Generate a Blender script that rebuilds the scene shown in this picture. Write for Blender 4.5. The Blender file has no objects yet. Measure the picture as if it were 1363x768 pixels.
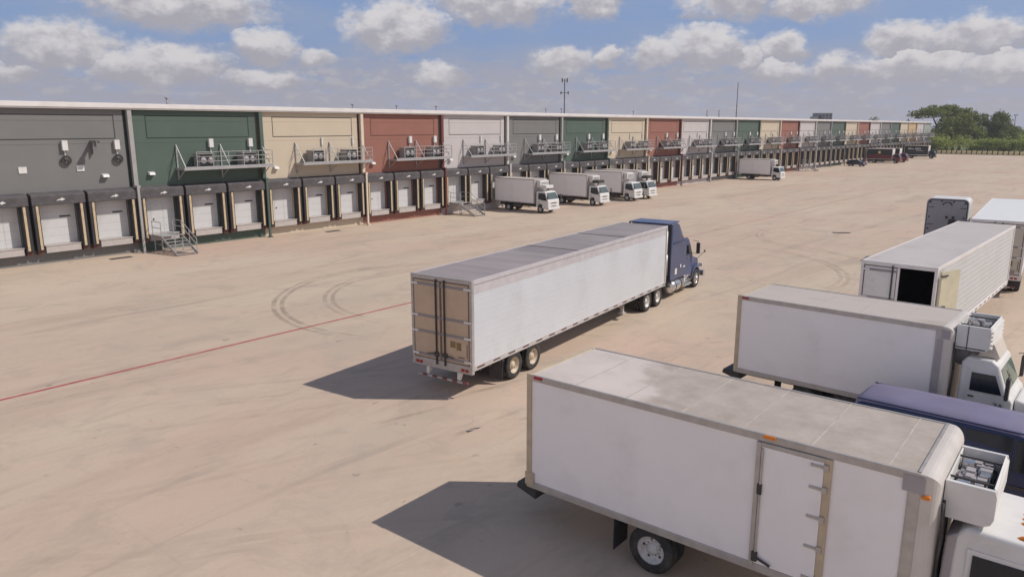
import bpy, bmesh, math, random
from mathutils import Vector, Matrix
R = math.radians
scene = bpy.context.scene
col = scene.collection

# ------------------------------------------------------------------ camera
CAMH = 9.035
HAZE = 0.00028
cam_data = bpy.data.cameras.new("camera")
cam = bpy.data.objects.new("camera", cam_data); col.objects.link(cam)
cam.location = (0, 0, CAMH)
cam.rotation_euler = (R(90) - 0.2141, 0, 0)
cam_data.sensor_width = 36.0
cam_data.lens = 987.88 / 1363 * 36.0
cam_data.clip_start = 0.1; cam_data.clip_end = 6000
scene.camera = cam
scene.render.resolution_x = 1024; scene.render.resolution_y = 576

# ------------------------------------------------------------------ sun, exposure
SUN_EL = 45.5; SUN_AZ = 92.0           # azimuth clockwise from +Y
sd = bpy.data.lights.new("sun", 'SUN'); sd.energy = 3.8; sd.angle = R(0.53); sd.color = (1.0, 0.93, 0.84)
sun = bpy.data.objects.new("sun", sd); col.objects.link(sun)
sv = Vector((math.sin(R(SUN_AZ))*math.cos(R(SUN_EL)), math.cos(R(SUN_AZ))*math.cos(R(SUN_EL)), math.sin(R(SUN_EL))))
sun.rotation_euler = sv.to_track_quat('Z', 'Y').to_euler()
scene.view_settings.view_transform = 'Standard'
scene.view_settings.look = 'None'
scene.view_settings.exposure = -0.10
scene.view_settings.gamma = 1.0
scene.view_settings.use_curve_mapping = False

# ------------------------------------------------------------------ sky with cumulus
def build_world():
    w = bpy.data.worlds.new("World"); scene.world = w; w.use_nodes = True
    nt = w.node_tree; N = nt.nodes; L = nt.links; N.clear()
    out = N.new('ShaderNodeOutputWorld'); bg = N.new('ShaderNodeBackground')
    L.new(bg.outputs[0], out.inputs[0]); bg.inputs[1].default_value = 0.088
    sky = N.new('ShaderNodeTexSky'); sky.sky_type = 'NISHITA'; sky.sun_disc = False
    sky.sun_elevation = R(SUN_EL); sky.sun_rotation = R(SUN_AZ)
    sky.altitude = 100; sky.air_density = 1.0; sky.dust_density = 2.0; sky.ozone_density = 1.5
    def m(op, a, b=None, c=None, clamp=False):
        n = N.new('ShaderNodeMath'); n.operation = op; n.use_clamp = clamp
        for i, v in enumerate((a, b, c)):
            if v is None: continue
            if isinstance(v, (int, float)): n.inputs[i].default_value = v
            else: L.new(v, n.inputs[i])
        return n.outputs[0]
    def mr(v, a, b, c=0., d=1., smooth=True):
        n = N.new('ShaderNodeMapRange'); n.interpolation_type = 'SMOOTHSTEP' if smooth else 'LINEAR'
        L.new(v, n.inputs[0])
        for i, x in enumerate((a, b, c, d)): n.inputs[i+1].default_value = x
        return n.outputs[0]
    def mix(f, a, b):
        n = N.new('ShaderNodeMix'); n.data_type = 'RGBA'
        if isinstance(f, (int, float)): n.inputs[0].default_value = f
        else: L.new(f, n.inputs[0])
        for i, v in ((6, a), (7, b)):
            if isinstance(v, tuple): n.inputs[i].default_value = (*v, 1)
            else: L.new(v, n.inputs[i])
        return n.outputs[2]
    tc = N.new('ShaderNodeTexCoord')
    sep = N.new('ShaderNodeSeparateXYZ'); L.new(tc.outputs['Generated'], sep.inputs[0])
    az = m('ARCTAN2', sep.outputs[0], sep.outputs[1])
    el = m('ARCSINE', sep.outputs[2])
    comb = N.new('ShaderNodeCombineXYZ'); L.new(az, comb.inputs[0]); L.new(el, comb.inputs[1])
    P0 = comb.outputs[0]
    def noise(vec, scale, detail, rough=0.55, sx=1., sy=1., off=0.):
        mp = N.new('ShaderNodeMapping'); mp.inputs['Scale'].default_value = (sx, sy, 1); mp.inputs['Location'].default_value = (off, off*.7, off)
        L.new(vec, mp.inputs[0])
        n = N.new('ShaderNodeTexNoise'); n.inputs['Scale'].default_value = scale
        n.inputs['Detail'].default_value = detail; n.inputs['Roughness'].default_value = rough
        L.new(mp.outputs[0], n.inputs['Vector']); return n
    # warp the direction so that lumps get an uneven outline
    w1 = noise(P0, 26, 5, 0.6, 1, 1.5); w2 = noise(P0, 9, 3, 0.5, 1, 1.6, 3.1)
    def vm(op, a, b):
        n = N.new('ShaderNodeVectorMath'); n.operation = op
        for i, v in enumerate((a, b)):
            if isinstance(v, tuple): n.inputs[i].default_value = v
            else: L.new(v, n.inputs[i])
        return n.outputs[1 if op == 'LENGTH' else 0]
    wp = vm('ADD', P0, vm('MULTIPLY', vm('SUBTRACT', w1.outputs['Color'], (.5, .5, .5)), (.050, .030, 0)))
    wp = vm('ADD', wp, vm('MULTIPLY', vm('SUBTRACT', w2.outputs['Color'], (.5, .5, .5)), (.050, .016, 0)))
    # lumps: azimuth, elevation, half width, half height in degrees
    BL = []
    def c(x0, x1, y0, y1, k=1.0):
        # a cumulus seen between two azimuths / elevations (directions measured off the photograph)
        X = ((x0+x1)/2-681.5)/987.88; az_ = math.atan2(X, math.cos(.2141)+(384-(y0+y1)/2)/987.88*math.sin(.2141))
        e0, e1 = [math.atan2(-math.sin(.2141)+(384-y)/987.88*math.cos(.2141), math.hypot(X, 1)) for y in (y1, y0)]
        hw = (x1-x0)/2/987.88*1.09
        BL.append((az_, (e0+e1)/2, hw, (e1-e0)/2*1.12, k))
    for a in [(140,345,-18,48),(20,150,36,98),(135,290,62,118),(312,398,40,92),(395,438,68,92),(466,602,10,76),
              (582,745,-16,42),(752,824,-16,34),(556,626,84,120),(838,905,52,100),(890,985,36,98),(965,1010,60,100),(1000,1072,48,86),
              (985,1066,80,114),(915,1020,-14,34),(1022,1155,-16,34),(712,790,66,106),(788,828,64,94),
              (1165,1235,36,82),(1225,1363,26,84),(1140,1290,72,110),(1084,1136,74,108),(1290,1390,70,118),(305,400,96,122),
              (-60,40,78,112),(1400,1560,20,90),(-240,-90,-10,60),(1480,1700,-60,-5),(300,430,-110,-60),(700,980,-120,-50),(1150,1400,-100,-40)]:
        c(*a)
    best = None; hgt = None
    for (a, e, hw, hh, k) in BL:
        d = vm('MULTIPLY', vm('SUBTRACT', wp, (a, e, 0)), (1/hw, 1/hh, 0))
        ln = m('SUBTRACT', 1.0, vm('LENGTH', d, (0, 0, 0)))
        s2 = N.new('ShaderNodeSeparateXYZ'); L.new(d, s2.inputs[0])
        if best is None: best, hgt = ln, s2.outputs[1]
        else:
            g = m('GREATER_THAN', ln, best)
            n = N.new('ShaderNodeMix'); n.data_type = 'FLOAT'; L.new(g, n.inputs[0]); L.new(hgt, n.inputs[2]); L.new(s2.outputs[1], n.inputs[3])
            hgt = n.outputs[0]; best = m('MAXIMUM', best, ln)
    f1 = noise(P0, 60, 6, 0.62, 1, 1.6, 7.7)
    dens = m('ADD', best, m('MULTIPLY', m('SUBTRACT', f1.outputs[0], .5), .9))
    a1 = mr(dens, -0.14, 0.42)
    # low far cloud bank near the horizon
    lb = noise(P0, 16, 6, 0.62, 1, 4.5, 1.3)
    bank = m('MULTIPLY', mr(lb.outputs[0], .34, .56), m('MULTIPLY', mr(el, .0, .012), mr(el, .115, .055)))
    bank = m('MULTIPLY', bank, .75)
    lb2 = noise(P0, 42, 5, .6, 1, 2.4, 5.3)
    bank2 = m('MULTIPLY', mr(lb2.outputs[0], .52, .66), m('MULTIPLY', mr(el, .008, .02), mr(el, .10, .06)))
    # general veil, more to the top and elsewhere in the sky (never seen here, softens the light)
    wisp = noise(P0, 6, 6, .6, 1, 2.5, 9.1)
    veil = m('MULTIPLY', mr(wisp.outputs[0], .42, .72), .30)
    # colours (before the 0.1 strength)
    base = mix(.70, sky.outputs[0], (2.7, 4.1, 7.6))
    low = mr(el, .10, .01)
    base = mix(m('MULTIPLY', low, .85), base, (5.1, 5.2, 6.3))
    lit = (8.5, 8.2, 8.25); grey = (4.9, 4.75, 5.25)
    lump = noise(P0, 34, 5, .6, 1, 1.5, 2.2)
    sh = m('ADD', hgt, m('MULTIPLY', m('SUBTRACT', lump.outputs[0], .5), 3.6))
    ccol = mix(mr(sh, -.75, .75), grey, lit)
    r = mix(veil, base, (5.0, 5.1, 5.6))
    r = mix(bank, r, (4.75, 4.6, 5.2))
    r = mix(m('MULTIPLY', bank2, .6), r, (6.0, 5.8, 6.0))
    far = mr(el, .02, .09)
    r = mix(m('MULTIPLY', a1, .95), r, ccol)
    # the unseen upper sky: deeper and less blue than the bright band near the horizon
    up = N.new('ShaderNodeMix'); up.data_type = 'RGBA'; up.blend_type = 'MULTIPLY'; L.new(mr(el, .20, .50), up.inputs[0]); L.new(r, up.inputs[6]); up.inputs[7].default_value = (.66, .62, .57, 1)
    r = up.outputs[2]
    # bright low band added to the unseen sky behind the camera, lifts shaded faces
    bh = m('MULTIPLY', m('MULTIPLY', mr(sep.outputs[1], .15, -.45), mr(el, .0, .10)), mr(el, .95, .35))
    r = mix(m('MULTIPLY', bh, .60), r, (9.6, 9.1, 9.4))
    gr = mr(el, -.002, -.02)
    r = mix(gr, r, (2.6, 2.3, 2.0))
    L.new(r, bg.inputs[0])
    w.cycles.sampling_method = 'MANUAL'; w.cycles.sample_map_resolution = 1024
build_world()

# ------------------------------------------------------------------ materials
MATS = {}
def mat(name, rgb, rough=.6, metal=0., var=.12, vscale=2.0, dirt=None, dirt_amt=.3, dscale=.8, bump=0., bscale=20., ribs=None, spec=.5, stretch=(1,1,1), coat=0., grime_z=None):
    if name in MATS: return MATS[name]
    m = bpy.data.materials.new(name); m.use_nodes = True; MATS[name] = m
    nt = m.node_tree; N = nt.nodes; L = nt.links
    b = N['Principled BSDF']; b.inputs['Roughness'].default_value = rough; b.inputs['Metallic'].default_value = metal
    b.inputs['Specular IOR Level'].default_value = spec; b.inputs['Coat Weight'].default_value = coat
    tc = N.new('ShaderNodeTexCoord'); mp = N.new('ShaderNodeMapping'); mp.inputs['Scale'].default_value = stretch
    L.new(tc.outputs['Object'], mp.inputs[0])
    n = N.new('ShaderNodeTexNoise'); n.inputs['Scale'].default_value = vscale; n.inputs['Detail'].default_value = 5; n.inputs['Roughness'].default_value = .6
    L.new(mp.outputs[0], n.inputs['Vector'])
    r = N.new('ShaderNodeMapRange'); r.inputs[1].default_value = .3; r.inputs[2].default_value = .7
    r.inputs[3].default_value = 1-var; r.inputs[4].default_value = 1+var*.6
    L.new(n.outputs[0], r.inputs[0])
    mul = N.new('ShaderNodeVectorMath'); mul.operation = 'SCALE'; mul.inputs[0].default_value = rgb
    L.new(r.outputs[0], mul.inputs['Scale'])
    c = mul.outputs[0]
    if dirt:
        d = N.new('ShaderNodeTexNoise'); d.inputs['Scale'].default_value = dscale; d.inputs['Detail'].default_value = 8; d.inputs['Roughness'].default_value = .68
        L.new(mp.outputs[0], d.inputs['Vector'])
        dr = N.new('ShaderNodeMapRange'); dr.interpolation_type = 'SMOOTHSTEP'; dr.inputs[1].default_value = .45; dr.inputs[2].default_value = .72; dr.inputs[4].default_value = dirt_amt
        L.new(d.outputs[0], dr.inputs[0])
        mx = N.new('ShaderNodeMix'); mx.data_type = 'RGBA'; mx.inputs[7].default_value = (*dirt, 1)
        L.new(dr.outputs[0], mx.inputs[0]); L.new(c, mx.inputs[6]); c = mx.outputs[2]
    L.new(c, b.inputs['Base Color'])
    rr = N.new('ShaderNodeMapRange'); rr.inputs[3].default_value = max(0.02, rough-.08); rr.inputs[4].default_value = min(1, rough+.1)
    L.new(n.outputs[0], rr.inputs[0]); L.new(rr.outputs[0], b.inputs['Roughness'])
    if bump or ribs:
        h = None
        if bump:
            bn = N.new('ShaderNodeTexNoise'); bn.inputs['Scale'].default_value = bscale; bn.inputs['Detail'].default_value = 4
            L.new(tc.outputs['Object'], bn.inputs['Vector']); h = bn.outputs[0]; dist = bump
        if ribs:
            axis, per, dist = ribs
            s = N.new('ShaderNodeSeparateXYZ'); L.new(tc.outputs['Object'], s.inputs[0])
            mm = N.new('ShaderNodeMath'); mm.operation = 'MULTIPLY'; mm.inputs[1].default_value = 2*math.pi/per; L.new(s.outputs[axis], mm.inputs[0])
            sn = N.new('ShaderNodeMath'); sn.operation = 'SINE'; L.new(mm.outputs[0], sn.inputs[0])
            mr_ = N.new('ShaderNodeMapRange'); mr_.interpolation_type = 'SMOOTHSTEP'; mr_.inputs[1].default_value = .55; mr_.inputs[2].default_value = .95
            L.new(sn.outputs[0], mr_.inputs[0]); h = mr_.outputs[0]
        bu = N.new('ShaderNodeBump'); bu.inputs['Distance'].default_value = dist; bu.inputs['Strength'].default_value = 1
        L.new(h, bu.inputs['Height']); L.new(bu.outputs[0], b.inputs['Normal'])
    return m
BROWN = (.22, .17, .12)
M_white  = mat('white paint', (.70, .69, .68), .42, var=.05, dirt=(.40, .35, .30), dirt_amt=.25, dscale=1.5)
M_panel  = mat('white composite panel', (.86, .83, .84), .42, var=.035, vscale=.6, dirt=(.64, .60, .60), dirt_amt=.35, dscale=.7, bump=.002, bscale=1.3)
M_roofw  = mat('weathered box roof', (.52, .465, .43), .7, var=.12, vscale=.5, dirt=(.33, .285, .235), dirt_amt=.8, dscale=.5, stretch=(.6, 1.3, 1))
M_seam   = mat('roof seam sealant', (.50, .45, .41), .7, var=.2, vscale=3, dirt=(.36, .31, .27), dirt_amt=.8, dscale=2)
M_nose   = mat('nose panel toned for shade', (.60, .555, .52), .4, var=.08, dirt=(.42, .37, .33), dirt_amt=.4)  # grey tan colour carries the shade of the rounded front corner, plus soft dirt
def peeled_roof():
    """old brown coating that has come off the rear of the roof"""
    m = mat('peeled roof coating', (.62, .55, .51), .65, var=.08, vscale=.6, dirt=(.44, .39, .34), dirt_amt=.5, dscale=.9)
    nt = m.node_tree; N = nt.nodes; L = nt.links; b = N['Principled BSDF']; src = b.inputs['Base Color'].links[0].from_socket
    tc = N.new('ShaderNodeTexCoord'); sp = N.new('ShaderNodeSeparateXYZ'); L.new(tc.outputs['Object'], sp.inputs[0])
    n = N.new('ShaderNodeTexNoise'); n.inputs['Scale'].default_value = 1.1; n.inputs['Detail'].default_value = 7; L.new(tc.outputs['Object'], n.inputs['Vector'])
    a = N.new('ShaderNodeMath'); a.operation = 'MULTIPLY_ADD'; L.new(n.outputs[0], a.inputs[0]); a.inputs[1].default_value = 3.2; L.new(sp.outputs[0], a.inputs[2])
    y = N.new('ShaderNodeMath'); y.operation = 'MULTIPLY_ADD'; L.new(sp.outputs[1], y.inputs[0]); y.inputs[1].default_value = .55; L.new(a.outputs[0], y.inputs[2])
    r = N.new('ShaderNodeMapRange'); r.interpolation_type = 'SMOOTHSTEP'; L.new(y.outputs[0], r.inputs[0]); r.inputs[1].default_value = 3.5; r.inputs[2].default_value = 4.3
    n2 = N.new('ShaderNodeTexNoise'); n2.inputs['Scale'].default_value = 1.7; n2.inputs['Detail'].default_value = 8; n2.inputs['Roughness'].default_value = .7; L.new(tc.outputs['Object'], n2.inputs['Vector'])
    cr = N.new('ShaderNodeMix'); cr.data_type = 'RGBA'; r2 = N.new('ShaderNodeMapRange'); r2.inputs[1].default_value = .35; r2.inputs[2].default_value = .65; L.new(n2.outputs[0], r2.inputs[0]); L.new(r2.outputs[0], cr.inputs[0])
    cr.inputs[6].default_value = (.475, .405, .365, 1); cr.inputs[7].default_value = (.345, .295, .25, 1)
    mx = N.new('ShaderNodeMix'); mx.data_type = 'RGBA'; mu = N.new('ShaderNodeMath'); mu.operation = 'MULTIPLY'; mu.inputs[1].default_value = .9; L.new(r.outputs[0], mu.inputs[0])
    L.new(mu.outputs[0], mx.inputs[0]); L.new(src, mx.inputs[6]); L.new(cr.outputs[2], mx.inputs[7]); L.new(mx.outputs[2], b.inputs['Base Color'])
    return m
M_peel = peeled_roof()
M_rooft  = mat('grey trailer roof', (.315, .275, .275), .55, var=.22, vscale=.7, dirt=(.15, .14, .15), dirt_amt=.6, dscale=.4, stretch=(1.2, .25, 1))
M_tside  = mat('brushed trailer side', (.63, .655, .70), .38, metal=.12, var=.05, vscale=.5, dirt=(.42, .40, .39), dirt_amt=.28, dscale=.6, ribs=(2, .20, .0016))
M_tside2 = mat('ribbed trailer side', (.58, .59, .60), .45, metal=.1, var=.05, vscale=.6, dirt=(.45, .42, .38), dirt_amt=.3, ribs=(2, .22, .008))
M_rail   = mat('aluminium rail', (.46, .43, .41), .45, metal=.35, var=.15, vscale=5)
M_railt  = mat('pale side rail', (.56, .54, .54), .45, metal=.2, var=.1, vscale=4, dirt=(.34, .30, .28), dirt_amt=.4)
M_band   = mat('dull weathered band', (.53, .50, .515), .5, metal=.1, var=.10, vscale=2.5, dirt=(.62, .60, .61), dirt_amt=.6, dscale=1.5)
M_tanpost= mat('tan frame paint', (.52, .42, .30), .5, var=.15, vscale=3, dirt=BROWN, dirt_amt=.3)
M_tandoor= mat('weathered tan door', (.54, .40, .285), .5, var=.12, vscale=1.2, dirt=(.30, .24, .18), dirt_amt=.4)
M_dark   = mat('dark steel', (.045, .043, .045), .6, var=.3, vscale=6, dirt=(.12, .10, .08), dirt_amt=.35)
M_frame  = mat('chassis steel', (.07, .065, .06), .7, var=.3, vscale=4, dirt=(.18, .14, .11), dirt_amt=.5)
M_rubber = mat('tyre rubber', (.035, .034, .034), .85, var=.3, vscale=6, dirt=(.13, .11, .09), dirt_amt=.5, dscale=3)
M_rim    = mat('painted steel rim', (.62, .60, .58), .45, var=.15, vscale=9, dirt=(.25, .20, .16), dirt_amt=.5, dscale=5)
M_rimtan = mat('dusty tan rim', (.60, .50, .38), .5, var=.15, vscale=9, dirt=(.25, .20, .16), dirt_amt=.5, dscale=5)
M_screenglass = mat('tinted windscreen glass', (.13, .19, .16), .07, var=.25, vscale=1.5, spec=.6)
M_glass  = mat('dark window glass', (.010, .016, .024), .05, var=.2, spec=.45)
M_chrome = mat('polished aluminium', (.72, .71, .70), .22, metal=.9, var=.08)
M_blue   = mat('blue cab paint', (.038, .062, .165), .35, var=.12, dirt=(.16, .15, .18), dirt_amt=.3, coat=.3)
M_bluegr = mat('faded blue grey paint', (.085, .095, .165), .45, var=.1, dirt=(.18, .17, .18), dirt_amt=.3)
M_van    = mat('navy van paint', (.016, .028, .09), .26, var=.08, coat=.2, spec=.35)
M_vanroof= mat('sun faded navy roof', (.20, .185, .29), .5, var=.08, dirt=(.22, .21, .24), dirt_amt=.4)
M_red    = mat('red lamp lens', (.35, .02, .02), .3)
M_amber  = mat('amber lamp lens', (.75, .22, .02), .3)
M_lamp   = mat('clear lamp lens', (.75, .75, .72), .15)
M_redtape= mat('red marking', (.42, .05, .05), .5)
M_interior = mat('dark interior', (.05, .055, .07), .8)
M_yellowd= mat('faded yellow door', (.60, .55, .40), .5, dirt=(.50, .45, .36), dirt_amt=.5)
M_black  = mat('black fabric pad', (.035, .032, .036), .8, var=.25, vscale=4, dirt=(.10, .09, .09), dirt_amt=.5)
M_canopy = mat('dusty canopy fabric', (.085, .078, .085), .85, var=.25, vscale=2.5, dirt=(.16, .145, .145), dirt_amt=.6, dscale=1.5)
M_padyel = mat('ochre pad stripe', (.56, .44, .28), .7, var=.2, vscale=3, dirt=(.34, .25, .18), dirt_amt=.6)
M_line   = mat('door joint', (.50, .48, .48), .6)
M_door   = mat('white dock door', (.60, .60, .605), .5, var=.05, vscale=1, dirt=(.42, .38, .35), dirt_amt=.25)
M_lip    = mat('galvanised leveller', (.50, .46, .44), .6, metal=.1, var=.12, vscale=3, dirt=(.28, .23, .19), dirt_amt=.4)
M_galv   = mat('galvanised railing', (.40, .395, .40), .5, metal=.3, var=.1)
M_cap    = mat('white roof edge', (.72, .69, .68), .5, var=.05, vscale=1, dirt=(.5, .46, .42), dirt_amt=.3)
M_pinkred= mat('red bumper', (.12, .045, .04), .6)
M_roofm  = mat('grey roof membrane', (.50, .50, .50), .8, var=.1, vscale=.2)
M_maroon = mat('maroon paint', (.16, .02, .03), .4, var=.1)
M_blackp = mat('black paint', (.02, .022, .024), .35, var=.2)
M_navy   = mat('dark navy car paint', (.02, .018, .05), .3, coat=.5)
M_grey   = mat('grey moulded plastic', (.36, .335, .35), .6, var=.1)
M_yellow = mat('yellow barrier paint', (.80, .66, .36), .6, var=.15, dirt=BROWN, dirt_amt=.35)
M_bluebin= mat('blue bin plastic', (.04, .10, .32), .5)
M_bark   = mat('bark', (.10, .075, .055), .9, var=.3, vscale=8)
M_screen = mat('green fence cloth', (.05, .085, .065), .9, var=.3, vscale=1)
M_conc   = mat('pale precast concrete', (.45, .43, .41), .8, var=.1)
M_bldg   = mat('grey tower facade', (.20, .20, .23), .7, var=.1)

BAYC = {
 'grey':  mat('grey wall paint',  (.178, .178, .176), .75, var=.05, vscale=.5, dirt=(.235, .23, .22), dirt_amt=.25, dscale=.4),
 'green': mat('green wall paint', (.078, .115, .094), .75, var=.06, vscale=.5, dirt=(.12, .15, .13), dirt_amt=.3, dscale=.4),
 'cream': mat('cream wall paint', (.55, .47, .365), .75, var=.05, vscale=.5, dirt=(.50, .43, .34), dirt_amt=.25, dscale=.4),
 'brick': mat('brick red wall paint', (.285, .122, .092), .75, var=.07, vscale=.5, dirt=(.33, .17, .135), dirt_amt=.3, dscale=.4),
 'white': mat('off white wall paint', (.515, .48, .48), .75, var=.05, vscale=.5, dirt=(.48, .45, .43), dirt_amt=.25, dscale=.4),
 'tan':   mat('tan wall paint', (.50, .36, .20), .75, var=.05, vscale=.5),
 'sage':  mat('pale sage wall paint', (.30, .33, .31), .75, var=.05, vscale=.5)}
JOINTC = {k: mat('joint ' + k, tuple(x*f for x in c), .9) for k, c, f in
          [('grey', (.235,.225,.225), .22), ('green', (.085,.125,.103), .3), ('cream', (.60,.52,.40), .16), ('brick', (.32,.125,.085), .3), ('white', (.56,.53,.525), .2), ('tan', (.5,.36,.2), .25), ('sage', (.3,.33,.31), .3)]}

# ------------------------------------------------------------------ mesh helpers
class MB:
    def __init__(s): s.v = []; s.f = []; s.m = []; s.sm = []
    def add(s, vs, fs, mi=0, smooth=False):
        o = len(s.v); s.v += [tuple(v) for v in vs]
        for f in fs: s.f.append([i+o for i in f]); s.m.append(mi); s.sm.append(smooth)
        return s
    def box(s, x0, x1, y0, y1, z0, z1, mi=0):
        return s.add([(x0,y0,z0),(x1,y0,z0),(x1,y1,z0),(x0,y1,z0),(x0,y0,z1),(x1,y0,z1),(x1,y1,z1),(x0,y1,z1)],
                     [(0,3,2,1),(4,5,6,7),(0,1,5,4),(1,2,6,5),(2,3,7,6),(3,0,4,7)], mi)
    def bar(s, p, q, w=.05, mi=0, up=(0,0,1), h=None):
        p = Vector(p); q = Vector(q); d = (q-p).normalized(); up = Vector(up)
        if abs(d.dot(up)) > .98: up = Vector((1,0,0))
        a = d.cross(up).normalized()*w/2; b = a.cross(d).normalized()*(h or w)/2
        vs = [p-a-b, p+a-b, p+a+b, p-a+b, q-a-b, q+a-b, q+a+b, q-a+b]
        return s.add(vs, [(0,1,2,3),(7,6,5,4),(0,4,5,1),(1,5,6,2),(2,6,7,3),(3,7,4,0)], mi)
    def tube(s, p, q, r, n=12, mi=0, r2=None, caps=True):
        p = Vector(p); q = Vector(q); d = (q-p).normalized(); r2 = r if r2 is None else r2
        up = Vector((0,0,1)) if abs(d.z) < .9 else Vector((1,0,0))
        a = d.cross(up).normalized(); b = d.cross(a)
        vs = []
        for k in range(n):
            t = 2*math.pi*k/n; u = a*math.cos(t)+b*math.sin(t); vs += [p+u*r, q+u*r2]
        s.add(vs, [(2*k, 2*((k+1) % n), 2*((k+1) % n)+1, 2*k+1) for k in range(n)], mi, True)
        if caps:
            s.add([vs[2*k] for k in range(n)], [tuple(range(n))[::-1]], mi)
            s.add([vs[2*k+1] for k in range(n)], [tuple(range(n))], mi)
        return s
    def path(s, pts, r, n=8, mi=0):
        for a, b in zip(pts[:-1], pts[1:]): s.tube(a, b, r, n, mi)
        return s
    def prism(s, poly, y0, y1, mi=0, yf=None):
        # polygon in x,z extruded along y; yf(z) narrows the half width
        n = len(poly); f = yf or (lambda x, z: 0)
        vs = [(x, y0+f(x, z), z) for x, z in poly]+[(x, y1-f(x, z), z) for x, z in poly]
        return s.add(vs, [tuple(range(n)), tuple(range(2*n-1, n-1, -1))]+[(i, n+i, n+(i+1) % n, (i+1) % n) for i in range(n)], mi)
    def lathe(s, prof, c, n=24, mi=0, axis='y', smooth=True):
        # prof: (radius, offset along axis)
        vs = []
        for k in range(n):
            t = 2*math.pi*k/n
            for r, o in prof:
                if axis == 'y': vs.append((c[0]+r*math.cos(t), c[1]+o, c[2]+r*math.sin(t)))
                else: vs.append((c[0]+r*math.cos(t), c[1]+r*math.sin(t), c[2]+o))
        m = len(prof); fs = []
        for k in range(n):
            k2 = (k+1) % n
            for j in range(m-1): fs.append((k*m+j, k*m+j+1, k2*m+j+1, k2*m+j))
        return s.add(vs, fs, mi, smooth)
    def mesh(s, name, mats):
        me = bpy.data.meshes.new(name); me.from_pydata(s.v, [], s.f)
        for mm in (mats if isinstance(mats, (list, tuple)) else [mats]): me.materials.append(mm)
        me.polygons.foreach_set('material_index', s.m); me.polygons.foreach_set('use_smooth', s.sm)
        bm = bmesh.new(); bm.from_mesh(me); bmesh.ops.remove_doubles(bm, verts=bm.verts, dist=1e-5)
        bmesh.ops.recalc_face_normals(bm, faces=bm.faces); bm.to_mesh(me); bm.free()
        return me
    def build(s, name, mats, parent=None, bevel=0., seg=2, keep=False):
        if keep:
            me = bpy.data.meshes.new(name); me.from_pydata(s.v, [], s.f)
            for mm in (mats if isinstance(mats, (list, tuple)) else [mats]): me.materials.append(mm)
            me.polygons.foreach_set('material_index', s.m); me.polygons.foreach_set('use_smooth', s.sm)
        else: me = s.mesh(name, mats)
        o = bpy.data.objects.new(name, me); col.objects.link(o)
        if parent: o.parent = parent
        if bevel:
            b = o.modifiers.new('bevel', 'BEVEL'); b.width = bevel; b.segments = seg; b.limit_method = 'ANGLE'; b.angle_limit = R(40); b.harden_normals = False
        return o
def tag(o, label=None, cat=None, group=None, kind=None):
    if label: o['label'] = label
    if cat: o['category'] = cat
    if group: o['group'] = group
    if kind: o['kind'] = kind
    return o
def empty(name, loc=(0,0,0), rz=0, label=None, cat=None, group=None):
    o = bpy.data.objects.new(name, None); col.objects.link(o); o.location = loc; o.rotation_euler = (0, 0, rz)
    o.empty_display_size = .3
    return tag(o, label, cat, group)
def copy_tree(o, parent=None):
    c = o.copy(); col.objects.link(c)
    if parent: c.parent = parent; c.matrix_parent_inverse.identity()
    for ch in [x for x in bpy.data.objects if x.parent is o]: copy_tree(ch, c)
    return c
def rounded(x0, x1, y0, y1, z0, z1, r, pred, seg=6, mi=0):
    """box whose chosen edges are rounded; pred(mid) picks edges"""
    bm = bmesh.new(); bmesh.ops.create_cube(bm, size=1)
    for v in bm.verts: v.co = Vector((x0+(v.co.x+.5)*(x1-x0), y0+(v.co.y+.5)*(y1-y0), z0+(v.co.z+.5)*(z1-z0)))
    es = [e for e in bm.edges if pred((e.verts[0].co+e.verts[1].co)/2, e)]
    bmesh.ops.bevel(bm, geom=es, offset=r, segments=seg, profile=.5, affect='EDGES')
    m = MB(); bm.verts.index_update()
    m.add([v.co[:] for v in bm.verts], [[v.index for v in f.verts] for f in bm.faces], mi, False)
    bm.free(); return m

# ------------------------------------------------------------------ the setting
WO = Vector((-27.558, 54.358, 0)); WY = .8722
WD = Vector((math.cos(WY), math.sin(WY), 0)); WN = Vector((WD.y, -WD.x, 0))
BW = 10.4263; DP = BW/3; ZT = 10.66
def wp(s, t, z=0): return WO + WD*s + WN*t + Vector((0, 0, z))

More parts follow.
